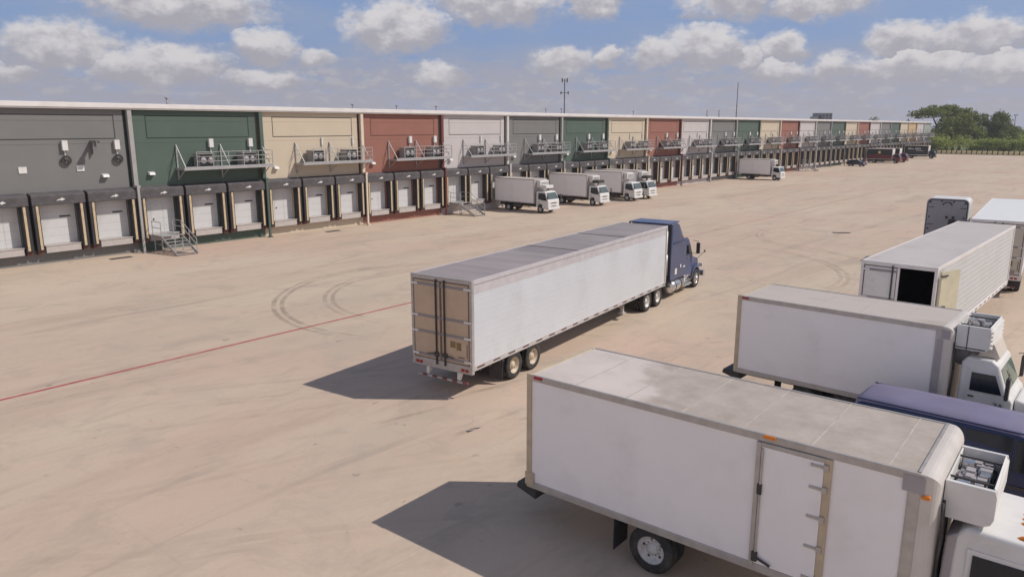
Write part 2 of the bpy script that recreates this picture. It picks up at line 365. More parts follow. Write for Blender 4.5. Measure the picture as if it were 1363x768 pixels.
def ground():
    m = bpy.data.materials.new('sandy concrete paving'); m.use_nodes = True
    nt = m.node_tree; N = nt.nodes; L = nt.links; b = N['Principled BSDF']; b.inputs['Roughness'].default_value = .82
    b.inputs['Specular IOR Level'].default_value = .3
    tc = N.new('ShaderNodeTexCoord')
    rot = N.new('ShaderNodeMapping'); rot.vector_type = 'POINT'; rot.inputs['Rotation'].default_value = (0, 0, -WY)
    L.new(tc.outputs['Object'], rot.inputs[0]); V = rot.outputs[0]
    def noise(scale, det, ro=.6, sc=(1,1,1), vec=V, dist=0.):
        mp = N.new('ShaderNodeMapping'); mp.inputs['Scale'].default_value = sc; L.new(vec, mp.inputs[0])
        n = N.new('ShaderNodeTexNoise'); n.inputs['Scale'].default_value = scale; n.inputs['Detail'].default_value = det
        n.inputs['Roughness'].default_value = ro; n.inputs['Distortion'].default_value = dist
        L.new(mp.outputs[0], n.inputs['Vector']); return n.outputs[0]
    def mr(v, a, b_, c, d):
        n = N.new('ShaderNodeMapRange'); n.interpolation_type = 'SMOOTHSTEP'; L.new(v, n.inputs[0])
        for i, x in enumerate((a, b_, c, d)): n.inputs[i+1].default_value = x
        return n.outputs[0]
    def mix(f, a, b_, mode='MIX'):
        n = N.new('ShaderNodeMix'); n.data_type = 'RGBA'; n.blend_type = mode
        if isinstance(f, float): n.inputs[0].default_value = f
        else: L.new(f, n.inputs[0])
        for i, v in ((6, a), (7, b_)):
            if isinstance(v, tuple): n.inputs[i].default_value = (*v, 1)
            else: L.new(v, n.inputs[i])
        return n.outputs[2]
    def mul(a, b_):
        n = N.new('ShaderNodeMath'); n.operation = 'MULTIPLY'
        for i, v in enumerate((a, b_)):
            if isinstance(v, (int, float)): n.inputs[i].default_value = v
            else: L.new(v, n.inputs[i])
        return n.outputs[0]
    c = mix(mr(noise(.045, 4, .55), .36, .64, 0, 1), (.545, .440, .340), (.555, .408, .325))
    c = mix(mr(noise(.12, 5, .6, (.35, 1, 1)), .40, .64, 0, .8), c, (.585, .485, .38))
    c = mix(mr(noise(.30, 6, .62, (.22, 1, 1), dist=.6), .50, .74, 0, .55), c, (.385, .285, .225))     # long soft stains
    c = mix(mr(noise(.75, 5, .6, (.10, 1, 1), dist=1.2), .54, .74, 0, .50), c, (.30, .24, .21))       # rubber streaks
    c = mix(mr(noise(.22, 5, .7, (1, .5, 1), vec=tc.outputs['Object']), .58, .72, 0, .25), c, (.36, .30, .22))
    c = mix(mr(noise(.42, 7, .68, vec=tc.outputs['Object'], dist=.8), .50, .66, 0, .42), c, (.375, .32, .265))
    c = mix(mr(noise(.33, 6, .66, vec=tc.outputs['Object'], dist=1.4), .53, .70, 0, .50), c, (.60, .44, .34))
    c = mix(mr(noise(1.6, 6, .72, (.45, 1, 1), dist=1.0), .50, .72, 0, .30), c, (.40, .325, .27))
    c = mix(mr(noise(.10, 5, .65, vec=tc.outputs['Object'], dist=1.0), .52, .66, 0, .35), c, (.44, .385, .32))
    c = mix(mr(noise(9., 6, .7), .3, .75, 0, .22), c, (.40, .32, .26))
    c = mix(mr(noise(1.3, 3, .5), .69, .73, 0, .35), c, (.16, .13, .12))                               # oil spots
    # slab joints
    s = N.new('ShaderNodeSeparateXYZ'); L.new(V, s.inputs[0])
    jm = None
    for ax, per, of in ((0, 7.6, .3), (1, 6.1, 1.9)):
        a = N.new('ShaderNodeMath'); a.operation = 'ADD'; a.inputs[1].default_value = of+6100; L.new(s.outputs[ax], a.inputs[0])
        md = N.new('ShaderNodeMath'); md.operation = 'MODULO'; md.inputs[1].default_value = per; L.new(a.outputs[0], md.inputs[0])
        sb = N.new('ShaderNodeMath'); sb.operation = 'SUBTRACT'; sb.inputs[1].default_value = per/2; L.new(md.outputs[0], sb.inputs[0])
        ab = N.new('ShaderNodeMath'); ab.operation = 'ABSOLUTE'; L.new(sb.outputs[0], ab.inputs[0])
        q = mr(ab.outputs[0], .012, .035, 1, 0)
        if jm is None: jm = q
        else:
            mx = N.new('ShaderNodeMath'); mx.operation = 'MAXIMUM'; L.new(jm, mx.inputs[0]); L.new(q, mx.inputs[1]); jm = mx.outputs[0]
    c = mix(mul(jm, mr(noise(.25, 3, .6), .45, .62, 0, .12)), c, (.26, .20, .17))
    L.new(c, b.inputs['Base Color'])
    bu = N.new('ShaderNodeBump'); bu.inputs['Distance'].default_value = .004; L.new(noise(14., 5, .7), bu.inputs['Height']); L.new(bu.outputs[0], b.inputs['Normal'])
    # lot: everything this side of the fence line
    g = MB(); g.add([(-900,-900,-.02),(3000,-900,-.02),(3000,3000,-.02),(-900,3000,-.02)], [(0,1,2,3)])
    gm = mat('dry grass and soil', (.11, .13, .05), .95, var=.4, vscale=.15, dirt=(.22, .18, .11), dirt_amt=.6, dscale=.05)
    tag(g.build('ground', gm), kind='structure')
    lot = MB(); e = [wp(-120, -75), wp(267, -75), wp(267, 2), wp(266, 90), wp(-120, 130)]
    lot.add([(p.x, p.y, 0) for p in e], [tuple(range(len(e)))[::-1]])
    o = lot.build('paved_yard', m); tag(o, kind='structure')
    # painted red line
    pr_ = mat('worn red line paint', (.44, .075, .08), .75, var=.25, vscale=3, dirt=(.46, .30, .25), dirt_amt=.6, dscale=1.5)
    pr2 = mat('very worn red line paint', (.44, .24, .20), .8, var=.2, vscale=3, dirt=(.48, .37, .30), dirt_amt=.85, dscale=1.0)
    ln = MB()
    def strip(s0, s1, mi):
        a, b_, c_, d_ = wp(s0, 27.425, .004), wp(s1, 27.425, .004), wp(s1, 27.575, .004), wp(s0, 27.575, .004)
        ln.add([a, b_, c_, d_], [(0, 1, 2, 3)], mi)
    strip(-60, 30, 0); strip(30, 260, 1)
    tag(ln.build('painted_red_line', [pr_, pr2]), kind='structure')
ground()

def tyre_marks():
    m = bpy.data.materials.new('tyre rubber scuffs'); m.use_nodes = True
    nt = m.node_tree; N = nt.nodes; L = nt.links; N.clear()
    out = N.new('ShaderNodeOutputMaterial'); mx = N.new('ShaderNodeMixShader'); tr = N.new('ShaderNodeBsdfTransparent'); b = N.new('ShaderNodeBsdfDiffuse')
    b.inputs[0].default_value = (.16, .135, .125, 1)
    tc = N.new('ShaderNodeTexCoord'); n = N.new('ShaderNodeTexNoise'); n.inputs['Scale'].default_value = .9; n.inputs['Detail'].default_value = 6; n.inputs['Roughness'].default_value = .65
    L.new(tc.outputs['Object'], n.inputs['Vector'])
    mr = N.new('ShaderNodeMapRange'); mr.inputs[1].default_value = .32; mr.inputs[2].default_value = .72; mr.inputs[3].default_value = .0; mr.inputs[4].default_value = .52
    L.new(n.outputs[0], mr.inputs[0])
    at = N.new('ShaderNodeAttribute'); at.attribute_name = 'wear'
    mu = N.new('ShaderNodeMath'); mu.operation = 'MULTIPLY'; L.new(mr.outputs[0], mu.inputs[0]); L.new(at.outputs['Fac'], mu.inputs[1])
    L.new(mu.outputs[0], mx.inputs[0]); L.new(tr.outputs[0], mx.inputs[1]); L.new(b.outputs[0], mx.inputs[2]); L.new(mx.outputs[0], out.inputs[0])
    vs, fs, ws = [], [], []
    def ribbon(pts, w, wear):
        # across the width the rubber fades out to both edges
        n_ = len(pts); o = len(vs)
        for i, p in enumerate(pts):
            q = pts[min(i+1, n_-1)]-pts[max(i-1, 0)]; q = Vector((-q.y, q.x, 0)).normalized()
            e = min(1, 4*i/n_, 4*(n_-1-i)/n_)
            for k, f in ((-1, 0), (-.55, 1), (.55, 1), (1, 0)):
                r = p+q*w/2*k; vs.append((r.x, r.y, z0[0])); ws.append(f*wear*e)
        for i in range(n_-1):
            for k in range(3): fs.append((o+4*i+k, o+4*i+4+k, o+4*i+5+k, o+4*i+1+k))
        z0[0] += .00002
    z0 = [.008]
    def arc(cx, cy, rx, ry, a0, a1, w, wear, rot=0., n_=40):
        P = []
        for i in range(n_+1):
            t = R(a0+(a1-a0)*i/n_); x, y = rx*math.cos(t), ry*math.sin(t)
            P.append(Vector((cx+x*math.cos(rot)-y*math.sin(rot), cy+x*math.sin(rot)+y*math.cos(rot), 0)))
        ribbon(P, w, wear)
    for dr, we in ((0, .75), (.42, .9)):
        arc(-4.6, 40.2, 8.2-dr, 9.4-dr, 80, 262, .30, we*.78, rot=.1)
        arc(-4.0, 40.6, 6.3-dr, 7.2-dr, 95, 250, .30, we*.68, rot=.1)
        arc(13.5, 49, 8.0-dr, 9.6-dr, -80, 70, .34, .40)
        arc(13.0, 50, 11.3-dr, 13-dr, -60, 60, .34, .34)
        arc(28, 60, 7.5-dr, 9-dr, 100, 250, .3, .35)
    rnd = random.Random(5)
    for k in range(30):
        # wheel paths sweeping across the yard, mostly along the docks
        s0 = rnd.uniform(-45, 150); t0 = rnd.uniform(8, 62); ln = rnd.uniform(14, 50); a = rnd.gauss(0, .10); cv = rnd.gauss(0, .008)
        for off in (0, .38, 2.0, 2.38):
            P = []
            for i in range(31):
                u = ln*i/30; P.append(wp(s0+u, t0+off+u*math.tan(a)+cv*u*u/2))
            ribbon(P, .34, rnd.uniform(.04, .16))
    for k in range(14):
        cx = rnd.uniform(-16, 2); cy = rnd.uniform(11, 26); a = R(rnd.uniform(8, 32)); ln = rnd.uniform(8, 18); cv = rnd.uniform(-.03, .02)
        for off in (0, .4):
            P = [Vector((cx+math.cos(a)*ln*i/30-off*math.sin(a), cy+math.sin(a)*ln*i/30+cv*(ln*i/30)**2/2+off*math.cos(a), 0)) for i in range(31)]
            ribbon(P, .36, rnd.uniform(.06, .20))
    for k in range(26):
        cx = rnd.uniform(-6, 14); cy = rnd.uniform(20, 34); a = R(rnd.uniform(15, 50)); ln = rnd.uniform(1.5, 6)
        P = [Vector((cx+math.cos(a)*ln*i/12, cy+math.sin(a)*ln*i/12, 0)) for i in range(13)]
        ribbon(P, .26, rnd.uniform(.15, .45))
    me = bpy.data.meshes.new('tyre_marks'); me.from_pydata(vs, [], fs); me.materials.append(m)
    at_ = me.attributes.new('wear', 'FLOAT', 'POINT'); at_.data.foreach_set('value', ws)
    o = bpy.data.objects.new('tyre_marks', me); col.objects.link(o); tag(o, kind='structure')
tyre_marks()

# ------------------------------------------------------------------ the warehouse
ORD = ['nearest', 'second', 'third', 'fourth', 'fifth', 'sixth']
SEQ = ['green', 'cream', 'brick', 'white', 'grey']
NB = 25
def bay_colour(n):
    if n == 24: return 'sage'
    if n == 22: return 'tan'
    return SEQ[n % 5]
def bay_name(n):
    c = bay_colour(n); k = sum(1 for i in range(-2, n) if bay_colour(i) == c and i >= -1)
    nm = {'green': 'dark green', 'cream': 'cream', 'brick': 'brick red', 'white': 'off white', 'grey': 'grey', 'tan': 'tan', 'sage': 'pale sage'}[c]
    tot = [i for i in range(-1, NB) if bay_colour(i) == c]
    return ('the only ' + nm + ' bay') if len(tot) == 1 else 'the ' + ORD[k] + ' ' + nm + ' bay'

def warehouse():
    H = empty('warehouse', WO, WY, 'long flat roofed cold storage warehouse with coloured bays and rows of dock doors', 'warehouse')
    # local frame: x along wall, y = -t (outward is -y), z up
    def Y(t): return -t
    bays = list(range(-2, NB))
    proto = {}
    for n in bays:
        c = bay_colour(n)
        if c not in proto:
            b = MB()
            def bx(s0, s1, t0, t1, z0, z1, mi=0): b.box(s0, s1, -t1, -t0, z0, z1, mi)
            bx(0, BW, -.3, 0, 3.95, 10.31); bx(0, BW, -.3, 0, -.3, 1.24)
            e = 0.
            for k in range(3):
                cc = (k+.5)*DP; bx(e, cc-1.2, -.3, 0, 1.24, 3.95); e = cc+1.2
            bx(e, BW, -.3, 0, 1.24, 3.95)
            for z, w in ((9.45, .02), (7.90, .02)): bx(.02, BW-.02, .001, .004, z-w/2, z+w/2, 2)
            x0, x1, z0, z1, w = 1.30, 9.56, 8.2, 9.86, .07
            bx(x0, x1, .002, .007, z1-w, z1, 1); bx(x0, x1, .002, .007, z0, z0+w, 1)
            bx(x0, x0+w, .002, .0065, z0+w, z1-w, 1); bx(x1-w, x1, .002, .0065, z0+w, z1-w, 1)
            bx(-.26, -.04, .002, .012, 4.7, 10.2, 1)  # dark strip at the bay edge: expansion joint with its shadow in the colour
            thin = mat('hairline ' + c, tuple(x*.62 for x in BAYC[c].node_tree.nodes['Vector Math'].inputs[0].default_value), .9)
            proto[c] = b.mesh('wall', [BAYC[c], JOINTC[c], thin])
        o = bpy.data.objects.new('wall', proto[c]); col.objects.link(o); o.parent = H; o.location = (n*BW, 0, 0)
        o['label'] = {'green': 'dark green', 'cream': 'cream', 'brick': 'brick red', 'white': 'off white', 'grey': 'grey', 'tan': 'tan', 'sage': 'pale sage'}[c] + ' painted wall bay'
    L0, L1 = -2*BW, NB*BW
    b = MB(); b.box(L1, L1+.3, 0.3, 62, -.3, 10.31); b.box(L0-.3, L0, .3, 62, -.3, 10.31); b.box(L0, L1, 61.7, 62, -.3, 10.31)
    b.box(L1, L1+.3, -.0, .3, -.3, 10.31)
    b.build('end_wall', BAYC['sage'], H)
    b = MB(); b.box(L0-.2, L1+.2, -.40, .35, 10.33, ZT); b.box(L0-.2, L1+.2, -.34, -.03, 10.24, 10.33, 0)
    b.build('parapet_cap', M_cap, H, bevel=.02)
    b = MB(); b.box(L0-.2, L1+.2, .36, 62.1, 9.9, 10.45); b.build('roof', M_roofm, H)
    b = MB(); b.box(L0, L1, .3, 8, 1.0, 1.2); b.box(L0, L1, 7.8, 8, 1.2, 9.8); b.build('interior_floor', M_conc, H)
    # dock positions
    def dock_door_mesh(man):
        b = MB(); b.box(-1.17, 1.17, .16, .22, 1.26, 3.93)
        for z in (1.8, 2.34, 2.88, 3.42): b.box(-1.16, 1.16, .156, .16, z-.012, z+.012, 1)
        if man:
            for a0, a1, z0, z1 in ((-.62, -.59, 1.27, 3.55), (.28, .31, 1.27, 3.55), (-.62, .31, 3.55, 3.58)): b.box(a0, a1, .152, .156, z0, z1, 1)
            b.box(-.5, -.4, .13, .152, 2.22, 2.34, 2); b.box(-.32, -.02, .150, .156, 3.28, 3.34, 1)
            return b.mesh('dock_door', [M_door, M_line, M_dark])
        return b.mesh('dock_door', [M_door, M_line])
    dm, dd = dock_door_mesh(True), dock_door_mesh(False)
    slot = MB().box(.15, .85, .145, .153, 3.02, 3.12).mesh('door_window', M_dark)
    # shelter: sloped head curtain, black side posts
    b = MB()
    hx = 1.64
    prof = [(0, 4.78), (-.52, 4.66), (-.66, 4.55), (-.66, 3.98), (-.60, 3.95), (0, 3.95)]
    vs = [(-hx, y, z) for y, z in prof]+[(hx, y, z) for y, z in prof]; k = len(prof)
    b.add(vs, [tuple(range(k))[::-1], tuple(range(k, 2*k))]+[(i, k+i, k+(i+1) % k, (i+1) % k) for i in range(k)], 0)
    for sx in (-1, 1):
        x0, x1 = sorted((sx*1.22, sx*1.62)); b.box(x0, x1, -.60, 0, .98, 3.95, 1)
    # small white arrow mark on the head curtain
    a = [(-.30, 4.20), (.02, 4.24), (.02, 4.18), (.30, 4.28), (.06, 4.40), (.04, 4.33), (-.12, 4.30)]
    b.add([(x+.1, -.664, z) for x, z in a], [tuple(range(len(a)))], 2)
    for sx in (-1, 1): b.box(sx*1.42-.16, sx*1.42+.16, -.42, 0, .70, .97, 3)
    shel = b.mesh('dock_shelter', [M_canopy, M_black, M_white, M_pinkred])
    pad = MB().box(-.075, .075, -.635, -.6, 1.02, 3.93).mesh('side_pad', M_padyel)
    b = MB(); b.box(-1.08, 1.08, -.50, .0, .76, 1.21); b.box(-1.12, 1.12, -.54, .16, 1.21, 1.25)
    lev = b.mesh('dock_leveller', M_lip)
    allpads = MB()
    for n in bays:
        for k in range(3):
            s = n*BW+(k+.5)*DP
            for nm, me in (('dock_door', dm if k == 0 else dd), ('dock_shelter', shel), ('dock_leveller', lev)):
                o = bpy.data.objects.new(nm, me); col.objects.link(o); o.parent = H; o.location = (s, 0, 0)
                if nm == 'dock_shelter':
                    for sx in (-1, 1):
                        if -1 <= n <= 14:
                            p = bpy.data.objects.new('side_pad', pad); col.objects.link(p); p.parent = o; p.location = (sx*1.36, 0, 0)
                        else: allpads.box(s+sx*1.36-.075, s+sx*1.36+.075, -.635, -.6, 1.02, 3.93)
                if nm == 'dock_door' and k:
                    p = bpy.data.objects.new('door_window', slot); col.objects.link(p); p.parent = o
    tag(allpads.build('far_side_pads', M_padyel, H), kind='stuff')
    # downspouts
    dmesh = {}
    for n in bays[1:]:
        c = bay_colour(n-1)
        if c not in dmesh:
            b = MB(); b.box(-.02, .28, -.28, 0, 4.82, 10.22); b.box(-.085, .085, -.80, -.665, .12, 4.9); b.box(-.085, .2, -.72, -.1, 4.72, 4.9)
            b.box(-.14, .14, -.95, -.6, 0, .1)
            mm = {'green': BAYC['green'], 'brick': mat('dark red pipe', (.16, .05, .04), .7), 'cream': mat('pale cream pipe', (.66, .58, .47), .6), 'white': mat('pale pipe', (.62, .59, .57), .6), 'grey': mat('mid grey pipe', (.36, .35, .34), .6)}.get(c, BAYC[c])
            dmesh[c] = b.mesh('downspout', mm)
        o = bpy.data.objects.new('downspout', dmesh[c]); col.objects.link(o); o.parent = H; o.location = (n*BW, 0, 0)
    # electrical boxes with conduit, wall lights
    eb = MB(); eb.box(-.17, .17, -.24, 0, 7.48, 8.14); eb.box(-.03, .03, -.07, 0, 6.9, 7.48)
    ebm = eb.mesh('electrical_box', M_white)
    wl = MB(); wl.add([(-.22,0,5.55),(.22,0,5.55),(.22,0,5.8),(-.22,0,5.8),(-.2,-.32,5.58),(.2,-.32,5.58),(.2,-.26,5.74),(-.2,-.26,5.74)],
                      [(0,1,2,3),(4,7,6,5),(0,4,5,1),(1,5,6,2),(2,6,7,3),(3,7,4,0)])
    wlm = wl.mesh('wall_light', M_white)
    for n in bays[1:]:
        for x in (.59*BW, .915*BW):
            o = bpy.data.objects.new('electrical_box', ebm); col.objects.link(o); o.parent = H; o.location = (n*BW+x, 0, 0)
            if bay_colour(n) in ('cream', 'white'): o.scale = (.35, .6, 1)
        for x in (.13*BW if n > -1 else .82*BW,):
            o = bpy.data.objects.new('wall_light', wlm); col.objects.link(o); o.parent = H; o.location = (n*BW+x, 0, 0)
    # hose reels and vents on the near grey bay
    for x in (.59*BW, .915*BW):
        b = MB()
        for rr in (.20, .26, .31):
            pts = [(-BW+x+.02*k_+rr*math.cos(t*math.pi/8), -.12-.03*(rr > .25), 6.82+rr*math.sin(t*math.pi/8)) for k_ in (0,) for t in range(17)]
            b.path(pts, .028, 6)
        b.box(-BW+x-.04, -BW+x+.04, -.12, 0, 6.75, 6.9)
        b.build('hose_reel', M_dark, H)
    for x in (-6.92, -3.41):
        MB().box(x-.24, x+.24, -.05, 0, 6.05, 6.47).build('wall_plate', M_white, H, bevel=.01)
    b = MB(); b.box(-2.62, -2.44, -1.25, 0, 7.95, 8.12); b.box(-2.68, -2.38, -1.25, -.85, 7.7, 8.1); b.box(-2.56, -2.5, -.3, 0, 7.2, 7.9)
    b.build('bracket_arm', BAYC['grey'], H)
    # rooftop vent stacks
    for s, h in ((3.5, .45), (20.9, .35), (26.3, .35), (31.7, .4), (50.4, .45), (53.6, .55), (71.0, .5), (94.6, 1.0), (99.2, 1.05), (-14, .4)):
        b = MB(); b.tube((s, .9, 10.45), (s, .9, 10.66+h), .06 if h < .9 else .10, 8); b.tube((s, .9, 10.66+h), (s, .9, 10.76+h), .14, 8)
        b.build('roof_vent', M_grey, H)
    # service platforms
    def platform():
        dk = MB(); dk.box(3.3, 10.75, -1.32, -.05, 5.88, 5.94, 0)
        dk.box(3.3, 10.75, -1.37, -1.32, 5.84, 6.10, 0); dk.box(3.25, 3.3, -1.37, 0, 5.84, 6.02, 0); dk.box(10.75, 10.8, -1.37, 0, 5.84, 6.02, 0)
        a = dk.mesh('service_platform', M_galv)
        r = MB(); xs = [4.3+i*(10.75-4.3)/5 for i in range(6)]
        for x in xs: r.bar((x, -1.34, 6.1), (x, -1.34, 7.18), .05)
        for z in (6.48, 6.83, 7.18): r.bar((4.3, -1.34, z), (10.77, -1.34, z), .045); r.bar((10.77, -1.34, z), (10.77, -.05, z), .045)
        r.bar((10.77, -.07, 6.0), (10.77, -.07, 7.18), .05)
        for z in (6.83, 7.18): r.bar((3.3, -.9, z-.1), (3.3, -.05, z-.1), .03)
        rl = r.mesh('railing', M_galv)
        k = MB()
        k.bar((0, -.05, 5.1), (0, -.05, 7.72), .09); k.bar((0, -.06, 7.68), (0, -1.30, 6.05), .055); k.bar((0, -.06, 5.15), (0, -1.1, 5.86), .055)
        return a, rl, k.mesh('bracket', M_galv)
    pm, rm, km = platform()
    for n in range(0, NB):
        o = bpy.data.objects.new('service_platform', pm); col.objects.link(o); o.parent = H; o.location = (n*BW, 0, 0)
        r = bpy.data.objects.new('railing', rm); col.objects.link(r); r.parent = o
        for x in (3.4, 6.95, 10.55):
            k = bpy.data.objects.new('bracket', km); col.objects.link(k); k.parent = o; k.location = (x, 0, 0)
warehouse()

def condensers():
    first = None
    def make():
        t = empty('condenser_unit')
        b = MB(); b.box(-.62, .62, -.42, .42, .10, 1.10); b.box(-.55, -.45, -.4, .4, 0, .1); b.box(.45, .55, -.4, .4, 0, .1)
        b.build('casing', mat('condenser casing', (.30, .28, .27), .6), t)
        g = MB(); g.box(-.58, .58, -.445, -.42, .14, 1.06); g.build('coil_panel', M_blackp, t)
        for x in (-.28, .28):
            f = MB(); f.lathe([(0, -.462), (.09, -.462), (.09, -.45), (.22, -.45), (.24, -.446)], (x, 0, .6), 12); f.build('fan', M_grey, t)
        return t
    tot = {}
    for n in range(NB):
        for side, x in (('left', 5.0), ('right', 8.6)):
            if first is None: o = first = make()
            else: o = copy_tree(first)
            o.location = wp(n*BW+x+(0 if n % 2 else .25), .62, 5.945); o.rotation_euler = (0, 0, WY)
            tag(o, '%s fan condenser on the wall platform of %s' % (side, bay_name(n)), 'condenser', 'condenser units on the wall platforms')
condensers()

def stairs():
    T = empty('metal_stair')
    b = MB(); b.box(.75, 2.35, -2.0, -.5, 1.20, 1.25)
    for x in (.8, 2.3):
        for y in (-1.95, -.75): b.bar((x, y, 0), (x, y, 1.2), .07)
    b.bar((.8, -1.95, .6), (.8, -.75, .6), .04); b.bar((.8, -1.95, .1), (2.3, -1.95, .6), .04)
    b.build('landing', M_galv, T)
    b = MB()
    for x in (.78, 2.32): b.bar((x, -1.98, 1.12), (x, -4.1, .02), .05, h=.2)
    b.build('stringer', M_galv, T)
    for i in range(6):
        y = -2.1-i*.335; z = 1.22-.185*(i+1)
        MB().box(.80, 2.30, y-.29, y, z-.03, z).build('tread', M_galv, T)
    b = MB()
    for x in (2.33,):
        for y, z in ((-.6, 1.25), (-1.95, 1.25), (-3.0, .7), (-4.05, .1)): b.bar((x, y, z), (x, y, z+1.0), .045)
        for h in (.55, 1.0): b.bar((x, -.6, 1.25+h), (x, -1.95, 1.25+h), .045); b.bar((x, -1.95, 1.25+h), (x, -4.05, .1+h), .045)
    for x in (.78,):
        for y, z in ((-.6, 1.25), (-1.95, 1.25)): b.bar((x, y, z), (x, y, z+1.0), .045)
        for h in (.55, 1.0): b.bar((x, -.6, 1.25+h), (x, -1.95, 1.25+h), .045)
    b.build('handrail', M_galv, T)
    T.location = wp(0, 0); T.rotation_euler = (0, 0, WY)
    tag(T, 'galvanised stair up to the left dock door of the nearest dark green bay', 'stairs', 'metal stairs at the dock doors')
    for n, l in ((3, 'galvanised stair beside the rearmost end of the nearest docked white truck'), (13, 'small far metal stair between the lone white truck and dark car')):
        o = copy_tree(T); o.location = wp(n*BW, 0); tag(o, l)
stairs()

# ------------------------------------------------------------------ vehicle parts
def tyre_wheel(t, x, y, r=.52, w=.28, dual=0, side=-1, rimmat=None, name='wheel', nut=True):
    """wheel at axle end; y = outer face plane; side -1 right, +1 left"""
    rimmat = rimmat or M_rim
    b = MB()
    def one(yo):
        i = yo - side*w
        a, c = min(yo, i), max(yo, i); mid = (a+c)/2; h = w/2
        prof = [(r*.58, -h*.80), (r*.80, -h), (r*.94, -h*.92), (r, -h*.70), (r, -h*.30), (r*.985, -h*.28), (r*.985, h*.28), (r, h*.30), (r, h*.70), (r*.94, h*.92), (r*.80, h), (r*.58, h*.80)]
        b.lathe(prof, (x, mid, r), 32)
    one(y)
    if dual: one(y - side*(w+.05))
    o = b.build(name, M_rubber, t)
    rb = MB(); s = side
    deep = .11 if dual else -.02
    prof = [(r*.60, 0), (r*.57, -.02), (r*.54, -.03), (r*.50, -deep*.7-.03), (r*.28, -deep-.03), (r*.24, -deep+.03), (r*.20, -deep+.07), (0.001, -deep+.075)]
    rb.lathe([(a_, s*o_) for a_, o_ in prof], (x, y - s*.02, r), 24)
    ym = y - s*.02 - s*(deep+.02) + s*.0
    for k in range(10 if nut else 0):
        t_ = 2*math.pi*k/10; rb.tube((x+r*.31*math.cos(t_), ym, r+r*.31*math.sin(t_)), (x+r*.31*math.cos(t_), ym+s*.05, r+r*.31*math.sin(t_)), .018, 6)
    # dark hand holes
    for k in range(5):
        t_ = 2*math.pi*(k+.4)/5; c0 = Vector((x+r*.425*math.cos(t_), y-s*.02-s*(deep*.86+.028), r+r*.425*math.sin(t_)))
        rb.tube(c0, c0+Vector((0, s*.012, 0)), r*.062, 8, 1)
    # inner drum closes the wheel
    rb.tube((x, y-s*.16, r), (x, y-s*w, r), r*.55, 20, 1)
    rb.build('rim', [rimmat, M_dark], o)
    return o

def reefer_nose(t, x0, x1, hw, z0, z1, open_top=True):
    """refrigeration unit hung on the front wall of a box"""
    b = MB()
    c = .085
    prof = [(x0, z0), (x1-.14, z0), (x1-.04, z0+.05), (x1, z0+.15), (x1, z1-.10), (x1-.03, z1)]
    # side cheeks
    for s in (-1, 1):
        y0, y1 = (s*hw, s*(hw-c)); b.prism(prof+[(x0, z1)], min(y0, y1), max(y0, y1), 0)
    # front skin, bottom, back
    for (a, d) in zip(prof[:-1], prof[1:]):
        vs = [(a[0], -hw+c, a[1]), (a[0], hw-c, a[1]), (d[0], hw-c, d[1]), (d[0], -hw+c, d[1])]
        off = Vector((-.03, 0, .02))
        vi = [tuple(Vector(v)+off) for v in vs]
        b.add(vs+vi, [(0,1,2,3),(7,6,5,4),(0,4,5,1),(2,6,7,3),(1,5,6,2),(3,7,4,0)], 0)
    b.box(x0, x0+.03, -hw+c, hw-c, z0+.05, z1-.02, 0)
    o = b.build('refrigeration_unit', M_white, t, bevel=.03, seg=3)
    if open_top:
        g = MB(); rnd = random.Random(3)
        g.box(x0+.05, x1-.14, -hw+.10, hw-.10, z0+.12, z1-.30, 0)
        for k in range(70):
            x = rnd.uniform(x0+.1, x1-.22); y = rnd.uniform(-hw+.12, hw-.12); q = rnd.uniform(.03, .09); z = z1-.30+rnd.uniform(-.02, .04)
            if k % 3 == 0: g.tube((x, y, z), (x+rnd.uniform(-.06, .06), y+rnd.uniform(-.3, .3), z+rnd.uniform(0, .1)), q*.5, 8, 1+k % 2)
            else: g.box(x-q, x+q, y-q*1.3, y+q*1.3, z, z+rnd.uniform(.04, .20), k % 3)
        for k in range(5):
            x = x0+.12+k*.13; g.tube((x, -hw+.08, z1-.2), (x+.02, hw-.5, z1-.24+.04*(k % 2)), .014, 6, 1)
        g.build('machinery', [M_dark, M_chrome, M_grey], o)
        gr = MB()
        for k in range(9): gr.box(x1-.10, x1-.075, -hw+.12, hw-.12, z1-.16-k*.05, z1-.135-k*.05, 0)
        gr.bar((x0+.02, -hw+.3, z1-.03), (x1-.08, -hw+.3, z1-.03), .03); gr.bar((x0+.02, hw-.45, z1-.03), (x1-.08, hw-.45, z1-.03), .03)
        gr.build('grille', M_dark, o)
    else:
        g = MB(); g.box(x0+.05, x1-.12, -hw+.08, hw-.08, z0+.12, z1-.12, 0); g.build('machinery', M_dark, o)
    return o

